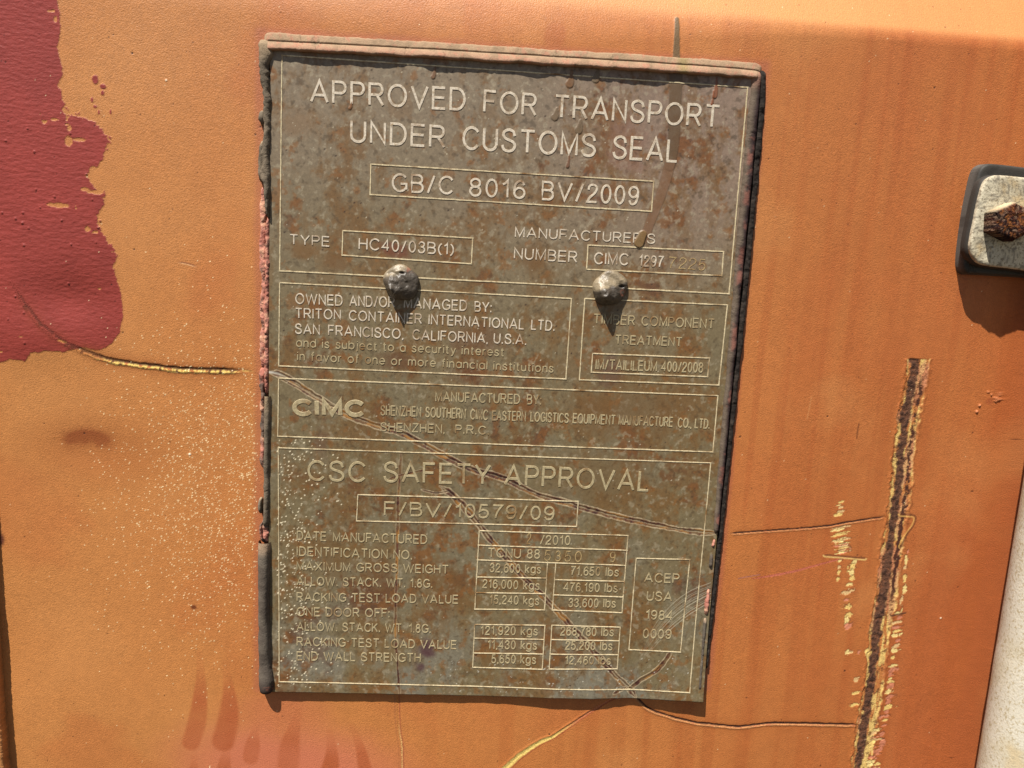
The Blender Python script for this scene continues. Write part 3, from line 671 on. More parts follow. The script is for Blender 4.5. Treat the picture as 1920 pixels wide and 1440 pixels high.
# ---- raised lettering: (word, u0, v0, u1, v1 along the baseline, cap height)
A_, B_, S_ = M_LET, M_LET2, M_STAMP
LINES = [
 (A_, [('APPROVED', 581, 193, 873, 209, 45), ('FOR', 905, 211.5, 1006, 219, 44), ('TRANSPORT', 1038, 221.5, 1348, 241, 45)]),
 (A_, [('UNDER', 656, 268, 835, 279, 44), ('CUSTOMS', 866, 281.5, 1117, 296, 46), ('SEAL', 1147, 298.5, 1271, 306, 46)]),
 (A_, [('GB/C', 734, 360, 850, 366, 36), ('8016', 879, 368.5, 985, 374, 36), ('BV/2009', 1014, 375.5, 1197, 386, 37)]),
 (A_, [('TYPE', 542.6, 458.5, 618.4, 463, 20)]), (A_, [('HC40/03B(1)', 672, 468, 851, 479, 23)]),
 (A_, [("MANUFACTURER'S", 965, 445, 1228, 458, 20)]), (A_, [('NUMBER', 963, 485.5, 1082, 493, 22)]),
 (A_, [('CIMC', 1113, 495.5, 1178, 498, 23), ('1297', 1197, 499.5, 1243, 502, 22)]), (S_, [('7', 1252, 503, 1267, 504, 22), ('2', 1272, 504, 1286, 505, 22), ('2', 1290, 505, 1304, 506.5, 22), ('5', 1309, 507, 1322, 508, 22)]),
 (A_, [('OWNED', 553.5, 570, 643, 574, 21), ('AND/OR', 655, 574.5, 741, 577, 21), ('MANAGED', 757, 578, 876, 583.5, 21), ('BY:', 889, 584.5, 922, 586, 20)]),
 (A_, [('TRITON', 553.5, 597, 639.5, 600, 20), ('CONTAINER', 654, 601, 791, 608, 20), ('INTERNATIONAL', 803, 608.5, 983, 618, 20), ('LTD.', 995, 618.5, 1040, 621, 20)]),
 (A_, [('SAN', 553, 626, 600, 628, 20), ('FRANCISCO,', 615, 629, 757, 636, 20), ('CALIFORNIA,', 773, 637, 915, 644, 20), ('U.S.A.', 925, 644, 987, 647, 20)]),
 (B_, [('and is subject to a security interest', 555, 650.5, 945, 668.5, 17)]), (B_, [('in favor of one or more financial institutions', 557, 676, 1038, 699, 17)]),
 (B_, [('TIMBER', 1112, 607, 1190, 610.5, 19), ('COMPONENT', 1202, 611, 1339, 616.5, 19)]), (B_, [('TREATMENT', 1152.6, 645.5, 1278.5, 650, 18)]), (B_, [('IM/TAILILEUM 400/2008', 1116, 693, 1318, 699.5, 20)]),
 (B_, [('CIMC', 548, 781, 685, 783, 34, .27)]), (B_, [('MANUFACTURED', 816, 753, 975, 757.5, 19), ('BY:', 987, 758, 1015, 759, 19)]),
 (B_, [('SHENZHEN', 713, 779, 790, 782, 20), ('SOUTHERN', 797, 782.5, 873.5, 786, 20), ('CIMC', 881, 786.5, 915, 788, 20), ('EASTERN', 922, 788.5, 986, 790, 19), ('LOGISTICS', 993.5, 790.5, 1066, 793.5, 19),
       ('EQUIPMENT', 1073, 793.5, 1153.5, 797, 19), ('MANUFACTURE', 1159, 797, 1261.5, 801, 19), ('CO., LTD.', 1270, 802, 1330.6, 804.5, 19)]),
 (B_, [('SHENZHEN,', 713, 808.5, 834, 812.5, 17), ('P.R.C.', 853, 813, 917, 815.5, 17)]),
 (B_, [('CSC', 576.5, 902, 686, 905, 40), ('SAFETY', 718.6, 905, 920, 910, 40), ('APPROVAL', 944.7, 910.5, 1217, 922, 40)]), (B_, [('F/BV/10579/09', 719.5, 967, 1039, 976, 27)]),
 (B_, [('DATE', 556, 1013, 612, 1015, 18), ('MANUFACTURED', 624, 1015.5, 801, 1020.5, 18)]), (B_, [('IDENTIFICATION NO.', 556, 1042.3, 773, 1049.5, 18)]), (B_, [('MAXIMUM GROSS WEIGHT', 556, 1069.4, 841, 1076, 17)]),
 (B_, [('ALLOW. STACK. WT. 1.8G.', 556, 1097.8, 811, 1102.5, 17)]), (B_, [('RACKING TEST LOAD VALUE', 556, 1127.6, 859.4, 1132, 17)]), (B_, [('ONE DOOR OFF:', 556, 1155.5, 731, 1158, 17)]),
 (B_, [('ALLOW. STACK. WT. 1.8G.', 556, 1183, 808, 1187, 17)]), (B_, [('RACKING TEST LOAD VALUE', 556, 1211.5, 856, 1217, 17)]), (B_, [('END WALL STRENGTH', 556, 1238.6, 789, 1241.5, 17)]),
 (S_, [('2', 987, 1020, 995, 1020.3, 21)]), (B_, [('/2010', 1012, 1020.6, 1069, 1022, 18)]), (B_, [('TCNU 88', 914, 1045, 1012, 1047.5, 18)]),
 (S_, [('5', 1020, 1051, 1032, 1051.4, 20), ('3', 1040, 1052, 1051, 1052.4, 20), ('5', 1058, 1052.6, 1070, 1053, 20), ('0', 1077, 1053.2, 1090, 1053.6, 20), ('9', 1142.5, 1054, 1153, 1054.4, 20)]),
 (B_, [('32,600 kgs', 917.7, 1072.6, 1014.4, 1075.6, 17)]), (B_, [('71,650 lbs', 1069, 1078, 1160, 1081, 17)]), (B_, [('216,000 kgs', 904, 1102.4, 1011.7, 1106, 17)]), (B_, [('476,190 lbs', 1055.5, 1108.6, 1158, 1110.8, 17)]),
 (B_, [('15,240 kgs', 917.4, 1132, 1011, 1134.4, 17)]), (B_, [('33,600 lbs', 1065, 1138, 1154.7, 1139.4, 17)]), (B_, [('121,920 kgs', 900.6, 1189.9, 1008.4, 1190.9, 17)]), (B_, [('268,780 lbs', 1050, 1190.7, 1150.6, 1192.8, 17)]),
 (B_, [('11,430 kgs', 913.6, 1216, 1006.8, 1217.5, 17)]), (B_, [('25,200 lbs', 1059, 1217, 1148, 1219, 17)]), (B_, [('5,650 kgs', 921, 1243, 1005, 1244, 17)]), (B_, [('12,460 lbs', 1058.5, 1244, 1145, 1245.6, 16)]),
 (B_, [('ACEP', 1207, 1091.6, 1273, 1093.4, 18)]), (B_, [('USA', 1211.3, 1126, 1259.5, 1128, 18)]), (B_, [('1984', 1209.4, 1161, 1260.3, 1163, 18)]), (B_, [('0009', 1204.5, 1196.2, 1258, 1197.6, 18)]),
]
def el(cx, cy, rx, ry, a0, a1, n=None):
    n = n or max(4, int(abs(a1 - a0) / 14)); t = np.radians(np.linspace(a0, a1, n + 1))
    return [(cx + rx * math.cos(q), cy + ry * math.sin(q)) for q in t]
def cr(*p): return [tuple(q) for q in smooth_poly(p, 5)]
XH = .72
FONT = {                                          # centre lines in cap heights: width, open strokes, closed strokes
 'A': (.72, [[(0, 0), (.36, 1), (.72, 0)], [(.12, .32), (.60, .32)]], []),
 'B': (.56, [[(0, .53), (.34, .53)] + el(.34, .265, .22, .265, 80, -90) + [(0, 0)]], [[(0, 0), (0, 1)] + [(.32, 1)] + el(.32, .765, .20, .235, 80, -90)[0:] + [(0, .53)]]),
 'C': (.66, [el(.36, .5, .36, .5, 38, 322)], []),
 'D': (.62, [], [[(0, 0), (0, 1), (.26, 1)] + el(.26, .5, .36, .5, 80, -80) + [(.26, 0)]]),
 'E': (.53, [[(.53, 1), (0, 1), (0, 0), (.55, 0)], [(0, .52), (.50, .52)]], []),
 'F': (.50, [[(.50, 1), (0, 1), (0, 0)], [(0, .52), (.44, .52)]], []),
 'G': (.70, [el(.37, .5, .37, .5, 40, 318) + [(.70, .18), (.70, .45), (.40, .45)]], []),
 'H': (.58, [[(0, 0), (0, 1)], [(.58, 0), (.58, 1)], [(0, .52), (.58, .52)]], []),
 'I': (.01, [[(0, 0), (0, 1)]], []),
 'K': (.58, [[(0, 0), (0, 1)], [(.56, 1), (.02, .40)], [(.20, .60), (.58, 0)]], []),
 'L': (.46, [[(0, 1), (0, 0), (.46, 0)]], []),
 'M': (.68, [[(0, 0), (0, 1), (.34, .06), (.68, 1), (.68, 0)]], []),
 'N': (.58, [[(0, 0), (0, 1), (.58, 0), (.58, 1)]], []),
 'O': (.76, [], [el(.38, .5, .38, .5, 0, 345)]),
 'P': (.54, [[(0, 0), (0, 1), (.32, 1)] + el(.32, .735, .22, .265, 80, -90) + [(0, .47)]], []),
 'Q': (.76, [[(.48, .22), (.76, -.04)]], [el(.38, .5, .38, .5, 0, 345)]),
 'R': (.60, [[(0, 0), (0, 1), (.36, 1)] + el(.36, .74, .21, .26, 80, -90) + [(0, .48)], [(.32, .48), (.60, 0)]], []),
 'S': (.58, [cr((.55, .72), (.48, .92), (.29, 1), (.09, .92), (.03, .74), (.12, .60), (.30, .52), (.49, .43), (.58, .26), (.49, .07), (.29, 0), (.08, .07), (0, .27))], []),
 'T': (.60, [[(0, 1), (.60, 1)], [(.30, 1), (.30, 0)]], []),
 'U': (.58, [[(0, 1), (0, .30)] + el(.29, .30, .29, .30, 190, 350) + [(.58, .30), (.58, 1)]], []),
 'V': (.70, [[(0, 1), (.35, 0), (.70, 1)]], []),
 'W': (1.02, [[(0, 1), (.25, 0), (.51, .95), (.77, 0), (1.02, 1)]], []),
 'X': (.66, [[(0, 0), (.66, 1)], [(0, 1), (.66, 0)]], []),
 'Y': (.66, [[(0, 1), (.33, .42), (.66, 1)], [(.33, .42), (.33, 0)]], []),
 'Z': (.56, [[(.02, 1), (.56, 1), (0, 0), (.58, 0)]], []),
 '0': (.46, [], [el(.23, .5, .23, .5, 0, 345)]),
 '1': (.26, [[(0, .76), (.12, .84), (.22, 1), (.22, 0)]], []),
 '2': (.46, [cr((.02, .70), (.07, .92), (.24, 1), (.42, .90), (.44, .70), (.32, .48), (.10, .24), (0, 0)) + [(.47, 0)]], []),
 '3': (.46, [cr((.02, .76), (.10, .94), (.24, 1), (.40, .90), (.42, .74), (.34, .58), (.18, .53)), cr((.18, .53), (.37, .48), (.46, .28), (.38, .07), (.22, 0), (.07, .06), (0, .25))], []),
 '4': (.50, [[(.38, 0), (.38, 1), (0, .28), (.50, .28)]], []),
 '5': (.46, [[(.42, 1), (.08, 1), (.03, .50)] + cr((.03, .50), (.20, .63), (.40, .52), (.46, .32), (.38, .08), (.21, 0), (.06, .06), (0, .24))], []),
 '6': (.46, [cr((.43, .78), (.36, .95), (.22, 1), (.06, .84), (0, .50), (.01, .32))], [el(.23, .30, .23, .30, 0, 345)]),
 '7': (.46, [[(0, 1), (.46, 1)] + cr((.46, 1), (.28, .62), (.18, .26), (.15, 0))], []),
 '8': (.46, [], [el(.23, .76, .20, .24, -90, 250), el(.23, .27, .23, .27, 90, 430)]),
 '9': (.46, [cr((.03, .20), (.10, .04), (.22, 0), (.38, .12), (.46, .48), (.45, .68))], [el(.23, .70, .23, .30, 0, 345)]),
 '/': (.32, [[(0, -.02), (.32, 1.02)]], []), '.': (.05, [[(.02, -.05), (.02, .10)]], []), ',': (.05, [[(.04, .04), (0, -.16)]], []), ':': (.03, [[(0, -.05), (0, .10)], [(0, .55), (0, .70)]], []),
 "'": (.02, [[(0, 1), (0, .72)]], []), '(': (.18, [el(.50, .42, .50, .66, 125, 235)], []), ')': (.18, [el(-.32, .42, .50, .66, 55, -55)], []),
 'a': (.52, [[(.52, XH), (.52, 0)]], [el(.26, XH / 2, .26, XH / 2, 0, 345)]), 'b': (.52, [[(0, 1), (0, 0)]], [el(.26, XH / 2, .26, XH / 2, 0, 345)]),
 'c': (.46, [el(.26, XH / 2, .26, XH / 2, 42, 318)], []), 'd': (.52, [[(.52, 1), (.52, 0)]], [el(.26, XH / 2, .26, XH / 2, 0, 345)]),
 'e': (.50, [[(.02, XH / 2), (.50, XH / 2)] + el(.25, XH / 2, .25, XH / 2, 14, 320)], []), 'f': (.26, [[(.26, 1), (.17, .98), (.10, .86), (.10, 0)], [(0, XH), (.24, XH)]], []),
 'g': (.52, [[(.52, XH), (.52, -.06)] + el(.26, -.06, .26, .20, -10, -160)], [el(.26, XH / 2, .26, XH / 2, 0, 345)]), 'i': (.01, [[(0, 0), (0, XH)], [(0, .93), (0, 1)]], []),
 'j': (.10, [[(.10, XH), (.10, -.18), (0, -.26)], [(.10, .93), (.10, 1)]], []), 'k': (.42, [[(0, 1), (0, 0)], [(.40, XH), (.02, .28)], [(.14, .40), (.42, 0)]], []),
 'l': (.01, [[(0, 0), (0, 1)]], []), 'm': (.74, [[(0, 0), (0, XH)], [(0, XH * .6)] + el(.185, XH * .62, .185, XH * .38, 160, 20) + [(.37, XH * .5), (.37, 0)], [(.37, XH * .6)] + el(.555, XH * .62, .185, XH * .38, 160, 20) + [(.74, XH * .5), (.74, 0)]], []),
 'n': (.42, [[(0, 0), (0, XH)], [(0, XH * .58)] + el(.21, XH * .62, .21, XH * .38, 160, 20) + [(.42, XH * .5), (.42, 0)]], []), 'o': (.54, [], [el(.27, XH / 2, .27, XH / 2, 0, 345)]),
 'r': (.24, [[(0, 0), (0, XH)], [(0, XH * .6), (.07, XH * .9), (.24, XH)]], []),
 's': (.42, [cr((.39, .54), (.32, .68), (.20, XH), (.06, .66), (.03, .53), (.12, .42), (.30, .32), (.40, .19), (.32, .04), (.19, 0), (.05, .05), (0, .18))], []),
 't': (.26, [[(.10, .94), (.10, .08), (.17, 0), (.26, .01)], [(0, XH), (.25, XH)]], []), 'u': (.42, [[(0, XH), (0, .22)] + el(.21, .24, .21, .24, 190, 340) + [(.42, .3)], [(.42, XH), (.42, 0)]], []),
 'v': (.46, [[(0, XH), (.23, 0), (.46, XH)]], []), 'y': (.46, [[(0, XH), (.24, 0)], [(.46, XH), (.20, -.14), (.12, -.25), (.02, -.25)]], []),
}
def stroke_mesh(V, F, pts, closed, hw, h):
    """one raised stroke: a ribbon with sloping flanks that follows the plate"""
    p = np.array(pts)
    keep = [0] + [i for i in range(1, len(p)) if np.hypot(*(p[i] - p[i - 1])) > hw * .08]
    p = p[keep]
    if closed and np.hypot(*(p[0] - p[-1])) < hw * .1: p = p[:-1]
    n = len(p)
    if n < 2: return
    if closed: di = p - np.roll(p, 1, 0); do = np.roll(p, -1, 0) - p
    else:
        do = np.vstack([p[1:] - p[:-1], p[-1:] - p[-2:-1]]); di = np.vstack([p[1:2] - p[:1], p[1:] - p[:-1]])
    di /= np.linalg.norm(di, axis=1)[:, None]; do /= np.linalg.norm(do, axis=1)[:, None]
    t = di + do; t /= np.maximum(np.linalg.norm(t, axis=1), 1e-6)[:, None]
    nr = np.stack([-t[:, 1], t[:, 0]], 1)
    cosb = np.clip((nr * np.stack([-do[:, 1], do[:, 0]], 1)).sum(1), .42, 1); nr = nr / cosb[:, None] * hw
    if not closed:                                # low rows close the two ends
        e = hw * .25; p = np.vstack([p[:1] - do[:1] * e, p, p[-1:] + do[-1:] * e]); nr = np.vstack([nr[:1], nr, nr[-1:]]); n += 2
    base = len(V)
    for k, (o, up) in enumerate(((-1.12, 0), (-.80, 1), (.80, 1), (1.12, 0))):
        q = p + nr * o; hh = np.full(n, h if up else -.0003)
        if not closed: hh[0] = hh[-1] = -.0003
        y = -plate_lift(q[:, 0], q[:, 1]) - hh
        V.extend(np.stack([q[:, 0], y, q[:, 1]], 1).tolist())
    m = n if closed else n - 1
    for k in range(3):
        for j in range(m):
            j2 = (j + 1) % n
            F.append((base + k * n + j, base + k * n + j2, base + (k + 1) * n + j2, base + (k + 1) * n + j))
rl = random.Random(2)
for mat, ws in LINES:
    V, F, sk = [], [], 0
    for wd in ws:
        A, B = np.array(P2(wd[1], wd[2])), np.array(P2(wd[3], wd[4]))
        hgt = np.linalg.norm(np.array(P2(wd[1], wd[2] - wd[5])) - A)
        th = (wd[6] if len(wd) > 6 else (.09 if mat is S_ else (.125 if wd[5] > 30 else .128)))
        hw = th * hgt / 2; d = B - A; L = np.linalg.norm(d); d /= L; nr = np.array([-d[1], d[0]])
        x = 0; items = []
        for ch in wd[0]:
            if ch == ' ': x += .46; continue
            g = FONT[ch]; items.append((x, g)); x += g[0] + (.27 if wd[5] > 30 else .25)
        x1 = max(x0 + g[0] for x0, g in items)
        sx = (L - 2 * hw) / max(x1, .02); sy = hgt - 2 * hw
        for x0, g in items:
            jx, jy = rl.uniform(-.00004, .00004), rl.uniform(-.00004, .00004)
            for closed, lst in ((False, g[1]), (True, g[2])):
                for st in lst:
                    pts = [A + d * (hw + (x0 + u) * sx + jx) + nr * (hw + v * sy + jy) for u, v in st]
                    sk += 1; stroke_mesh(V, F, pts, closed, hw, (.00012 if mat is S_ else .0002) + (sk % 7) * .000006)
    me = bpy.data.meshes.new('lettering'); me.from_pydata(V, [], F); me.materials.append(mat); me.update()
    o = link(bpy.data.objects.new('lettering', me), plate)
    o['label'] = ('punched' if mat is S_ else 'raised') + ' writing ' + ' '.join(wd[0] for wd in ws)

# ---- sealant beads round the plate
def bead(pts, hpx, prof, seed, colf, label, y=0.0, rough=.35, ends=(1, 1), wn=.25, cracks=0):
    """sweep along a path; prof(k) -> offsets in px across the path (left negative) and heights in mm above the door skin"""
    path = smooth_poly([P2(u, v, y) for u, v, *_ in pts], 10)
    seg = np.hypot(*np.diff(path, axis=0).T); run = np.concatenate([[0], np.cumsum(seg)])
    n = int(run[-1] / .0004); s = np.linspace(0, run[-1], n)
    p = np.stack([np.interp(s, run, path[:, 0]), np.interp(s, run, path[:, 1])], 1)
    kk = np.interp(s, run, np.linspace(0, len(pts) - 1, len(path)))
    wl = np.interp(kk, np.arange(len(pts)), [q[2] for q in pts]); wr = np.interp(kk, np.arange(len(pts)), [q[3] for q in pts])
    d = np.gradient(p, axis=0); d /= np.linalg.norm(d, axis=1)[:, None]; nr = np.stack([d[:, 1], -d[:, 0]], 1)
    if abs(path[-1, 1] - path[0, 1]) > abs(path[-1, 0] - path[0, 0]): nr = -nr            # offsets run left to right, or top to bottom
    prof = np.array(prof, float); m = len(prof)
    rs = np.random.RandomState(seed)
    e0 = np.sqrt(np.clip(1 - np.clip(1 - s / .004, 0, 1) ** 2, 0, 1)) if ends[0] else np.ones(n)
    e1 = np.sqrt(np.clip(1 - np.clip(1 - (s[-1] - s) / .004, 0, 1) ** 2, 0, 1)) if ends[1] else np.ones(n)
    e = e0 * e1
    jl = 1 + wn * (vnoise(s / .005, s * 0 + seed, seed) - .5) + wn * .6 * (vnoise(s / .0016, s * 0 + 9, seed + 1) - .5)
    jr = 1 + wn * (vnoise(s / .006, s * 0 + seed + 4, seed + 2) - .5) + wn * .6 * (vnoise(s / .0018, s * 0 + 5, seed + 3) - .5)
    off = np.where(prof[None, :, 0] < 0, prof[None, :, 0] * (wl * jl)[:, None], prof[None, :, 0] * (wr * jr)[:, None]) * PXM * (.35 + .65 * e)[:, None]
    V = np.zeros((n, m, 3)); V[:, :, 0] = p[:, None, 0] + nr[:, None, 0] * off; V[:, :, 2] = p[:, None, 1] + nr[:, None, 1] * off
    Hm = hpx * (1 + .22 * (vnoise(s / .012, s * 0, seed + 7) - .5))[:, None] * prof[None, :, 1] * e[:, None]
    nz = fbm(V[:, :, 0].ravel(), V[:, :, 2].ravel(), .0028, seed + 20, 3).reshape(n, m) - .5
    Hm = Hm + nz * rough * (prof[None, :, 1] > .1) * 1.6
    ck = np.zeros((n, m))
    for c_ in range(cracks):                     # cracks across the bead
        s0 = rs.uniform(.02, .98) * s[-1]; a0 = rs.uniform(0, m); a1 = a0 + rs.uniform(.15, .5) * m; sl = rs.uniform(-.004, .004)
        zig = (vnoise(np.arange(m) * .8, np.full(m, c_ * 3.7), seed) - .5) * .003
        mm_ = rs.uniform(.4, 1) * np.exp(-((s[:, None] + sl * np.linspace(0, 1, m)[None, :] + zig[None, :] - s0) / .00024) ** 2) * ((np.arange(m) >= a0 - 2) & (np.arange(m) <= a1 + 2))
        ck = np.maximum(ck, mm_)
    Hm = Hm - ck * .45
    V[:, :, 1] = YW - Hm * MM
    V[:, :, 1] = np.where(prof[None, :, 1] <= 0, YW + .0006, V[:, :, 1])
    V = V.reshape(-1, 3)
    t = np.repeat(s / s[-1], m); a = np.tile(np.linspace(-1, 1, m), n)
    col = colf(V[:, 0], V[:, 2], t, a, np.repeat(s, m))
    col *= (1 - .45 * ck.reshape(-1))[:, None]
    return np_mesh('sealant_bead', V, grid_quads(m, n), M_SEAL, col, True, plate, label)

def half(kind):
    if kind == 'slope':                           # two steps that look up at the sky
        return [(-1, 0), (-1, .28), (-.94, .40), (-.75, .47), (-.5, .53), (-.25, .60), (-.12, .62), (-.05, .57), (.0, .55), (.05, .62), (.15, .73), (.35, .84), (.55, .93), (.75, .99), (.88, 1.0), (.96, .95), (1, .84), (.99, 0)]
    if kind == 'double':                          # outer ridge, groove, inner ridge
        return [(-1, 0), (-1, .35), (-.96, .62), (-.85, .82), (-.68, .92), (-.5, .94), (-.32, .90), (-.2, .80), (-.12, .62), (-.06, .56), (0, .66), (.08, .86), (.2, .97), (.38, 1), (.56, .97), (.74, .88), (.88, .74), (.96, .58), (1, .4), (1, 0)]
    return [(-1, 0), (-1, .35), (-.94, .62), (-.8, .82), (-.6, .94), (-.4, 1), (-.15, 1.02), (.1, 1.02), (.35, .99), (.58, .92), (.78, .78), (.92, .6), (1, .4), (1, 0)]

def c_top(x, z, t, a, s):
    n = fbm(x, z, .006, 301, 4); f = fbm(x, z, .0018, 303, 3)
    c = np.tile(lin(168, 140, 112), (len(x), 1))
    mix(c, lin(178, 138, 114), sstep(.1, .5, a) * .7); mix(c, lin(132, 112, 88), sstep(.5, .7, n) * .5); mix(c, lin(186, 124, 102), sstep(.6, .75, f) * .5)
    mix(c, lin(150, 132, 90), sstep(.02, .0, np.abs(t - .835)) * .8)
    return c
def c_dark(x, z, t, a, s):
    n = fbm(x, z, .006, 311, 4); f = fbm(x, z, .0018, 313, 3)
    c = np.tile(lin(116, 104, 88), (len(x), 1)); mix(c, lin(140, 124, 104), sstep(.45, .7, n) * .7); mix(c, lin(84, 74, 62), sstep(.5, .7, f) * .5)
    mix(c, lin(170, 146, 116), sstep(.16, .03, t) * .7)
    return c
def c_right(x, z, t, a, s):
    n = fbm(x, z, .008, 321, 4); f = fbm(x, z, .0018, 323, 3)
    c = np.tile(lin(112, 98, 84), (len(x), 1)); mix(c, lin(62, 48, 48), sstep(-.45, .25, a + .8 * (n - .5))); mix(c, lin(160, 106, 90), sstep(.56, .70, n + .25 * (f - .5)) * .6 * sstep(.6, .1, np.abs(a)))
    mix(c, lin(176, 130, 108), sstep(.05, .0, t)); return c
def c_black(x, z, t, a, s):
    f = fbm(x, z, .0018, 333, 3); c = np.tile(lin(46, 40, 36), (len(x), 1)); mix(c, lin(80, 70, 62), sstep(.5, .7, f) * .5); return c
def c_grey(x, z, t, a, s):
    n = fbm(x, z, .010, 341, 4); f = fbm(x, z, .0016, 343, 3)
    c = np.tile(lin(112, 102, 90), (len(x), 1)); mix(c, lin(84, 74, 66), sstep(.45, .6, n) * .6); mix(c, lin(178, 150, 122), sstep(.10, .02, t) * .8)
    mix(c, lin(56, 44, 40), sstep(.86, .97, t) * .8); mix(c, lin(190, 110, 84), sstep(.02, .005, np.abs(t - .94 - .03 * (f - .5))) * sstep(.5, .6, f) * .9 * sstep(.5, .2, np.abs(a - .3)))
    return c
def c_pink(x, z, t, a, s):
    n = fbm(x, z, .004, 351, 4, gain=.65); f = fbm(x, z, .0018, 353, 3)
    c = np.tile(lin(200, 138, 118), (len(x), 1)); mix(c, lin(174, 104, 90), sstep(.50, .64, n) * .6); mix(c, lin(224, 172, 140), sstep(.56, .68, 1 - n) * .8); mix(c, lin(104, 84, 72), sstep(.60, .70, f) * .7)
    return c
def c_pinkgrey(x, z, t, a, s):
    c = c_pink(x, z, t, a, s); n = fbm(x, z, .010, 361, 3); mix(c, lin(100, 90, 80), sstep(.42, .55, n) * .9); return c

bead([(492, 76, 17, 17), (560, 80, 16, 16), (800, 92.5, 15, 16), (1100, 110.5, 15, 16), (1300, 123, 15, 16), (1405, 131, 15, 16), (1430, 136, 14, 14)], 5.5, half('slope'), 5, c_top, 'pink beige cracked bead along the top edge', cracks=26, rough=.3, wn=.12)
# left side: what is left of the bead from top to bottom
bead([(496, 72, 14, 14), (495, 100, 11, 16), (495, 130, 9, 13), (499, 165, 7, 9), (500, 200, 8, 8), (500, 240, 6, 8), (499, 280, 8, 8), (498, 330, 11, 8), (499, 350, 4, 8), (502, 395, 4, 4), (504, 412, 2, 2)], 5.0, half('single'), 15, c_dark, 'grey crumbling bead at the upper left edge', cracks=14, rough=.5, wn=.5)
bead([(492, 205, 7, 4), (491, 222, 7, 5), (492, 236, 4, 4)], 3.8, half('single'), 25, c_dark, 'loose grey flake of bead at the upper left edge', rough=.4, wn=.5)
bead([(491, 262, 3, 5), (490, 285, 6, 6), (490, 315, 6, 7), (490, 342, 6, 6)], 4.2, half('single'), 27, c_dark, 'long grey flake of bead at the upper left edge', rough=.4, wn=.4)
bead([(491, 350, 5, 6), (491, 450, 6, 6), (492, 560, 6, 5), (491, 690, 6, 5)], 1.3, half('single'), 35, c_pink, 'pink red residue on the door where the bead came off', rough=1.0, wn=.6, cracks=40)
bead([(502, 405, 4, 4), (501, 480, 5, 5), (500, 560, 5, 5), (500, 640, 5, 4), (499, 740, 5, 5)], 3.4, half('single'), 37, c_pink, 'pale pink residue along the left plate edge', rough=1.0, wn=.7, cracks=40)
bead([(491, 690, 5, 5), (491, 790, 5, 5), (491, 880, 5, 4)], 2.2, half('single'), 39, c_pinkgrey, 'grey and pink residue lower on the left side', rough=.9, wn=.8, cracks=24)
bead([(502, 742, 6, 7), (501, 800, 6, 7), (500, 880, 6, 7), (499, 960, 6, 7), (498, 990, 5, 6)], 4.8, half('single'), 45, c_dark, 'dark round strip of bead left of the maker section', rough=.3, wn=.2, ends=(0, 1), cracks=7)
bead([(487, 935, 3, 3), (487, 950, 4, 4), (488, 965, 3, 3)], 4.0, half('single'), 47, c_dark, 'small dark flake of bead at the lower left edge', rough=.5, wn=.6)
bead([(493, 975, 5, 6), (492, 1000, 7, 11), (497, 1020, 7, 9)], 3.6, half('double'), 49, c_pinkgrey, 'broken split end of the lower left bead', rough=1.2, wn=.8, cracks=6)
bead([(496, 1016, 13, 13), (496, 1080, 13, 11), (496, 1160, 12, 11), (497, 1230, 13, 13), (499, 1275, 16, 17), (501, 1302, 13, 13)], 6.4, half('single'), 55, c_grey, 'thick grey bead with a rounded end at the lower left corner', rough=.25, wn=.12, ends=(0, 1), cracks=3)
# right side
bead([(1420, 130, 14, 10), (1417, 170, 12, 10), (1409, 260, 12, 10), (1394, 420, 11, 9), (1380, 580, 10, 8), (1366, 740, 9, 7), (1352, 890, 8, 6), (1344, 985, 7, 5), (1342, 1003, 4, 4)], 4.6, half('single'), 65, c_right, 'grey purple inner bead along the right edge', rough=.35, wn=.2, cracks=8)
bead([(1430, 128, 7, 9), (1431, 170, 6, 8), (1424, 260, 6, 8), (1408, 440, 6, 7), (1392, 610, 6, 7), (1375, 780, 6, 6.5), (1359, 940, 6, 6.5), (1352, 1006, 6, 6), (1345, 1075, 6, 5), (1338, 1140, 6, 5), (1330, 1215, 5, 4), (1326, 1258, 4, 3)], 2.4, half('single'), 67, c_black, 'black ribbed outer bead along the right edge', rough=.8, wn=.3, cracks=30)
bead([(1341, 1004, 4, 4), (1335, 1030, 4, 4)], 3.9, half('single'), 69, c_pink, 'pink residue below the crack on the right edge', rough=1, wn=.8)
bead([(1335, 1034, 5, 4), (1331, 1068, 5, 4)], 4.3, half('single'), 71, c_grey, 'short grey piece of bead on the right edge', rough=.4, wn=.4)
bead([(1329, 1100, 4, 4), (1323, 1155, 4, 4)], 4.1, half('single'), 73, c_pink, 'pale pink residue lower on the right edge', rough=.9, wn=.8)
bead([(1322, 1155, 4, 4), (1316, 1230, 4.5, 4), (1310, 1296, 5, 5)], 4.9, half('single'), 75, c_grey, 'thin grey strip of bead down to the lower right corner', rough=.4, wn=.3, cracks=4)
bead([(1262, 128, 12, 8), (1272, 129, 12, 8)], 5.2, half('single'), 77, c_top, 'lifted flake of the top bead under the dark run', rough=.9, wn=.6)

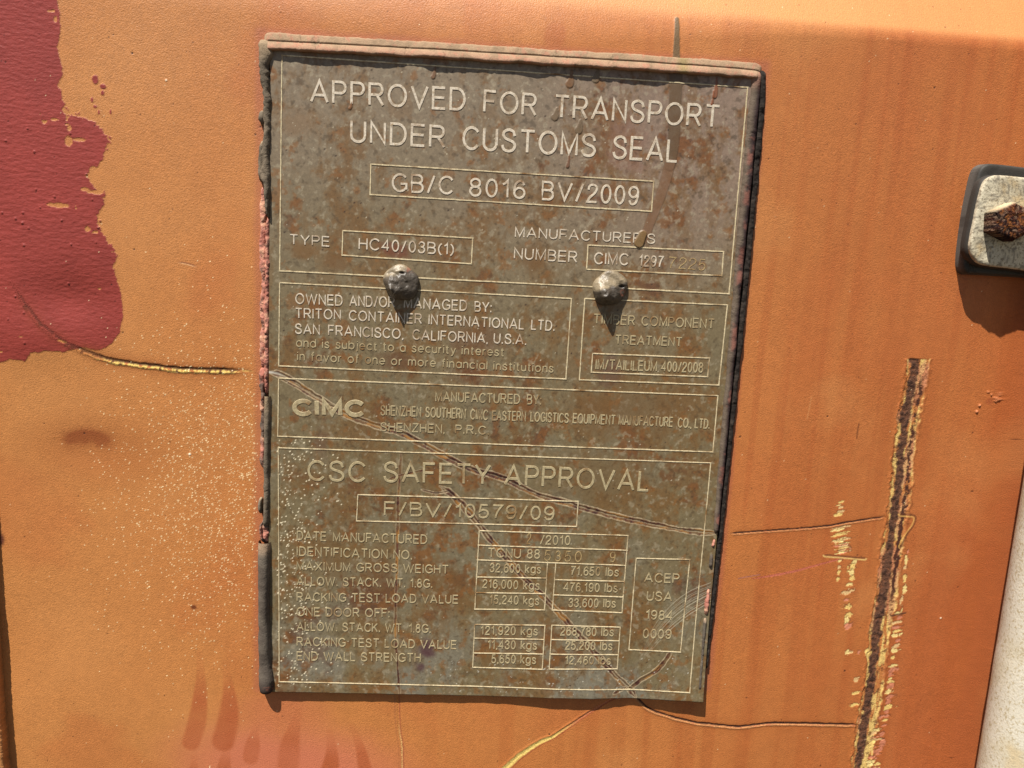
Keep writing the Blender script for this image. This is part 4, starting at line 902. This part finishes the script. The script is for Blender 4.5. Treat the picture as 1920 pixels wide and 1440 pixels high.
# ---- sealed rivets
def rivet(u, v, apex, seed, label, chip, pale):
    cx, cz = P2(u, v); NR, NA = 46, 120; R = 34.5 * PXM
    rr, aa = np.meshgrid(np.linspace(0, 1, NR), np.linspace(0, 2 * math.pi, NA, endpoint=False), indexing='ij')
    out = 1 + .05 * np.sin(aa * 2 + seed) + .035 * np.sin(aa * 5 + 2 * seed)
    x, z = rr * np.cos(aa) * out, rr * np.sin(aa) * out
    dome = np.sqrt(np.clip(1 - rr ** 2, 0, 1)) ** .9
    da = np.hypot(x - apex[0], z - apex[1])
    nose = np.clip(1 - da / (.95), 0, 1) ** 1.15
    hgt = .0040 * dome ** .7 + .0050 * nose * np.clip((1 - rr) * 3, 0, 1)
    # swirled fold of sealant
    th = np.arctan2(z - apex[1], x - apex[0]); sw = np.sin(da * 11 - th * 1.0 + seed) * np.clip(1 - rr, 0, .5)
    hgt += .0009 * sw
    xx, zz = (x * R + cx).ravel(), (z * R + cz).ravel()
    hgt = hgt.ravel() + (fbm(xx, zz, .004, seed + 400, 4) - .5) * .0016 * np.clip((1 - rr.ravel()) * 4, 0, 1)
    pit = np.exp(-((x - chip[0]) ** 2 / .016 + (z - chip[1]) ** 2 / .004)).ravel(); hgt -= .0016 * pit
    V = np.stack([xx, -plate_lift(xx, zz) - hgt + .0004 * (rr.ravel() > .99), zz], 1)
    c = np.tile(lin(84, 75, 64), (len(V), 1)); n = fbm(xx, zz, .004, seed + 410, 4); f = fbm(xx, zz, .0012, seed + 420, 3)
    mix(c, lin(150, 134, 108), sstep(pale, pale + .25, (z - .35 * x).ravel() + .5 * (n - .5))); mix(c, lin(48, 42, 38), sstep(.55, .75, n) * .4)  # sunlit upper left side put into the colour as a paler tone
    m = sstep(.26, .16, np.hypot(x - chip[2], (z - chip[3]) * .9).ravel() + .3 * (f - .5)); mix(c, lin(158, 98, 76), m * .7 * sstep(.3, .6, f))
    mix(c, lin(30, 24, 22), pit * .9)
    i = np.arange(NR * NA).reshape(NR, NA); j = np.roll(i, -1, 1)
    Q = np.stack([i[:-1], i[1:], j[1:], j[:-1]], -1).reshape(-1, 4)
    np_mesh('rivet', V, Q, M_CAP, c, True, plate, label)
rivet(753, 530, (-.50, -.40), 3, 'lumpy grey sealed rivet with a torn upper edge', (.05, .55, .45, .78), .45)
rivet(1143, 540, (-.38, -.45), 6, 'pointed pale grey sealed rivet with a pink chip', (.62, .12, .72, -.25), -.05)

# ------------------------------------------------------------------ bracket at the right edge
br = P(1890, 415, YW)
bracket = empty('clamp_bracket', 'pale galvanised bracket with rusty hex bolt on a black rubber pad, at the right edge', 'bracket', (br.x, YW, br.z))
def offset_poly(p, d):
    """move a closed outline inward by d metres"""
    p = np.asarray(p); t = np.roll(p, -1, 0) - np.roll(p, 1, 0); t /= np.linalg.norm(t, axis=1)[:, None]
    nr = np.stack([-t[:, 1], t[:, 0]], 1); cen = p.mean(0)
    s = np.sign(((cen - p) * nr).sum()); return p + nr * s * d
def closed_smooth(pts, n=6, y=YW):
    q = W(pts, y); q = q[-2:] + q + q[:2]; s = smooth_poly(q, n); return s[2 * n:-(2 * n) - n + n] if False else s[2 * n:(len(q) - 2) * n]
def stack(name, outline, rings, mat, colf, label=None, noise_h=.0, fill=8):
    """rings: (inset mm, height mm above the door skin); last ring is filled towards the centre"""
    L = [np.column_stack([offset_poly(outline, i * MM), np.full(len(outline), h)]) for i, h in rings]
    cen = L[-1].mean(0)
    last = L[-1]
    for k in np.linspace(1, .01, fill + 1)[1:]: L.append(cen + (last - cen) * k)
    n = len(outline); A = np.array(L); V = A.reshape(-1, 3)
    i = np.arange(len(V)).reshape(-1, n); j = np.roll(i, -1, 1)
    Q = np.stack([i[:-1], i[1:], j[1:], j[:-1]], -1).reshape(-1, 4)
    hh = V[:, 2] + noise_h * (fbm(V[:, 0], V[:, 1], .004, 501, 3) - .5) * (V[:, 2] > 1)
    co = np.stack([V[:, 0], YW - hh * MM, V[:, 1]], 1)
    return np_mesh(name, co - np.array(bracket.location), Q, mat, colf(V[:, 0], V[:, 1], V[:, 2]), True, bracket, label)
def densify(p, step=.0008):
    p = np.vstack([p, p[:1]]); s = np.concatenate([[0], np.cumsum(np.hypot(*np.diff(p, axis=0).T))]); q = np.arange(0, s[-1], step)
    return np.stack([np.interp(q, s, p[:, 0]), np.interp(q, s, p[:, 1])], 1)
pad = densify(closed_smooth([(1815, 515), (1799, 514), (1791, 505), (1790, 485), (1793, 455), (1800, 405), (1811, 350), (1819, 322), (1830, 311), (1845, 309), (1900, 315), (2000, 328), (2150, 345), (2140, 420), (2120, 536), (2000, 528), (1900, 520)]))
def c_pad(x, z, h):
    n = fbm(x, z, .004, 511, 4); c = np.tile(lin(72, 68, 62, 1.6), (len(x), 1)); mix(c, lin(112, 108, 102, 1.6), sstep(5.3, 3, h) * .8); mix(c, lin(44, 40, 36, 1.6), sstep(.5, .7, n) * .5); return c
stack('rubber_pad', pad, [(0, -.5), (0, .6), (.25, 3.4), (.5, 6.2), (1.0, 7.0), (1.8, 7.2), (3, 7.2), (4.5, 7.1), (6, 7)], M_RUBBER, c_pad, 'flat black rubber pad', .25)
face = densify(closed_smooth([(1846, 497), (1828, 486), (1820, 470), (1821, 450), (1828, 415), (1837, 372), (1845, 345), (1855, 333), (1872, 328), (1920, 332), (2000, 342), (2130, 360), (2110, 510), (2000, 516), (1900, 504)], y=YW - 13.6 * MM))
def c_galv(x, z, h):
    n = fbm(x, z, .010, 521, 4); f = fbm(x, z, .0013, 523, 3, gain=.65)
    c = np.tile(lin(206, 196, 170), (len(x), 1)); mix(c, lin(170, 158, 132), sstep(.45, .65, n) * .6); mix(c, lin(96, 88, 80), sstep(.56, .66, f) * .7); mix(c, lin(214, 180, 120), sstep(.62, .72, n) * .4); return c
def c_sp(x, z, h):
    c = c_pad(x, z, h); mix(c, lin(52, 48, 44), np.full(len(x), .6)); return c
stack('rubber_spacer', face, [(-.7, 6.6), (-.6, 9.4), (-.5, 9.9), (-.3, 10.2), (-.1, 11.4), (.4, 11.6), (2, 11.6)], M_RUBBER, c_sp, 'stepped black rubber block under the pale plate', .25)
stack('metal_plate', face, [(0.1, 11.0), (0, 12.4), (.3, 13.2), (.9, 13.6), (2.0, 13.7), (3, 13.7), (5, 13.7), (7, 13.7), (9, 13.7)], M_GALV, c_galv, None, .3, 60)
def hexbolt():
    hx = np.array([P2(u, v, YW - 21 * MM) for u, v in ((1864, 397), (1903, 378), (1942, 396), (1940, 432), (1900, 453), (1862, 434))])
    o = densify(hx, .0004)
    def c_b(x, z, h):
        n = fbm(x, z, .005, 531, 4, gain=.65); f = fbm(x, z, .0018, 533, 3, gain=.7)
        c = np.tile(lin(74, 38, 26), (len(x), 1)); mix(c, lin(34, 16, 18), sstep(.46, .6, n)); mix(c, lin(150, 92, 44), sstep(.56, .68, f) * .6); mix(c, lin(150, 120, 96), sstep(.58, .68, 1 - f) * .6)
        mix(c, lin(226, 206, 168), sstep(21.4, 20.4, h) * .85 * sstep(.0, .006, z - br.z)); return c  # cream of the sunlit upper side facets, painted over the rust
    stack('bolt', o, [(.1, 13.0), (.1, 14.4), (0, 19.5), (.3, 20.8), (.9, 21.6), (1.8, 22), (2.8, 22.1), (3.8, 22.1)], M_RUST, c_b, 'rust encrusted hex bolt', 1.6, 24)
hexbolt()

# ------------------------------------------------------------------ upright lock rod
RR = .0170; RY = YW - .030; 
def rod():
    xs = P2(1846, 1440, RY)[0] + RR
    nz, na = 500, 120; z = np.linspace(-.55, .55, nz); a = np.linspace(0, 2 * math.pi, na, endpoint=False)
    A, Zz = np.meshgrid(a, z); r = RR + (fbm(A.ravel() * RR, Zz.ravel(), .02, 601, 3).reshape(A.shape) - .5) * .0004
    V = np.stack([xs + r * np.cos(A), RY + r * np.sin(A), Zz], -1).reshape(-1, 3)
    u, v = A.ravel() * RR, Zz.ravel(); f = fbm(u, v, .0016, 611, 3, gain=.65); n = fbm(u, v, .02, 613, 4)
    c = np.tile(lin(218, 211, 192), (len(V), 1)); mix(c, lin(204, 192, 162), sstep(.45, .65, n) * .6); mix(c, lin(212, 180, 120), sstep(.62, .7, n) * .4)
    i = np.arange(nz * na).reshape(nz, na); j = np.roll(i, -1, 1)
    Q = np.stack([i[:-1], j[:-1], j[1:], i[1:]], -1).reshape(-1, 4)
    o = np_mesh('lock_rod', V, Q, M_ROD, c, True)
    o['label'] = 'upright whitish galvanised lock rod at the lower right edge'; o['category'] = 'lock rod'
rod()
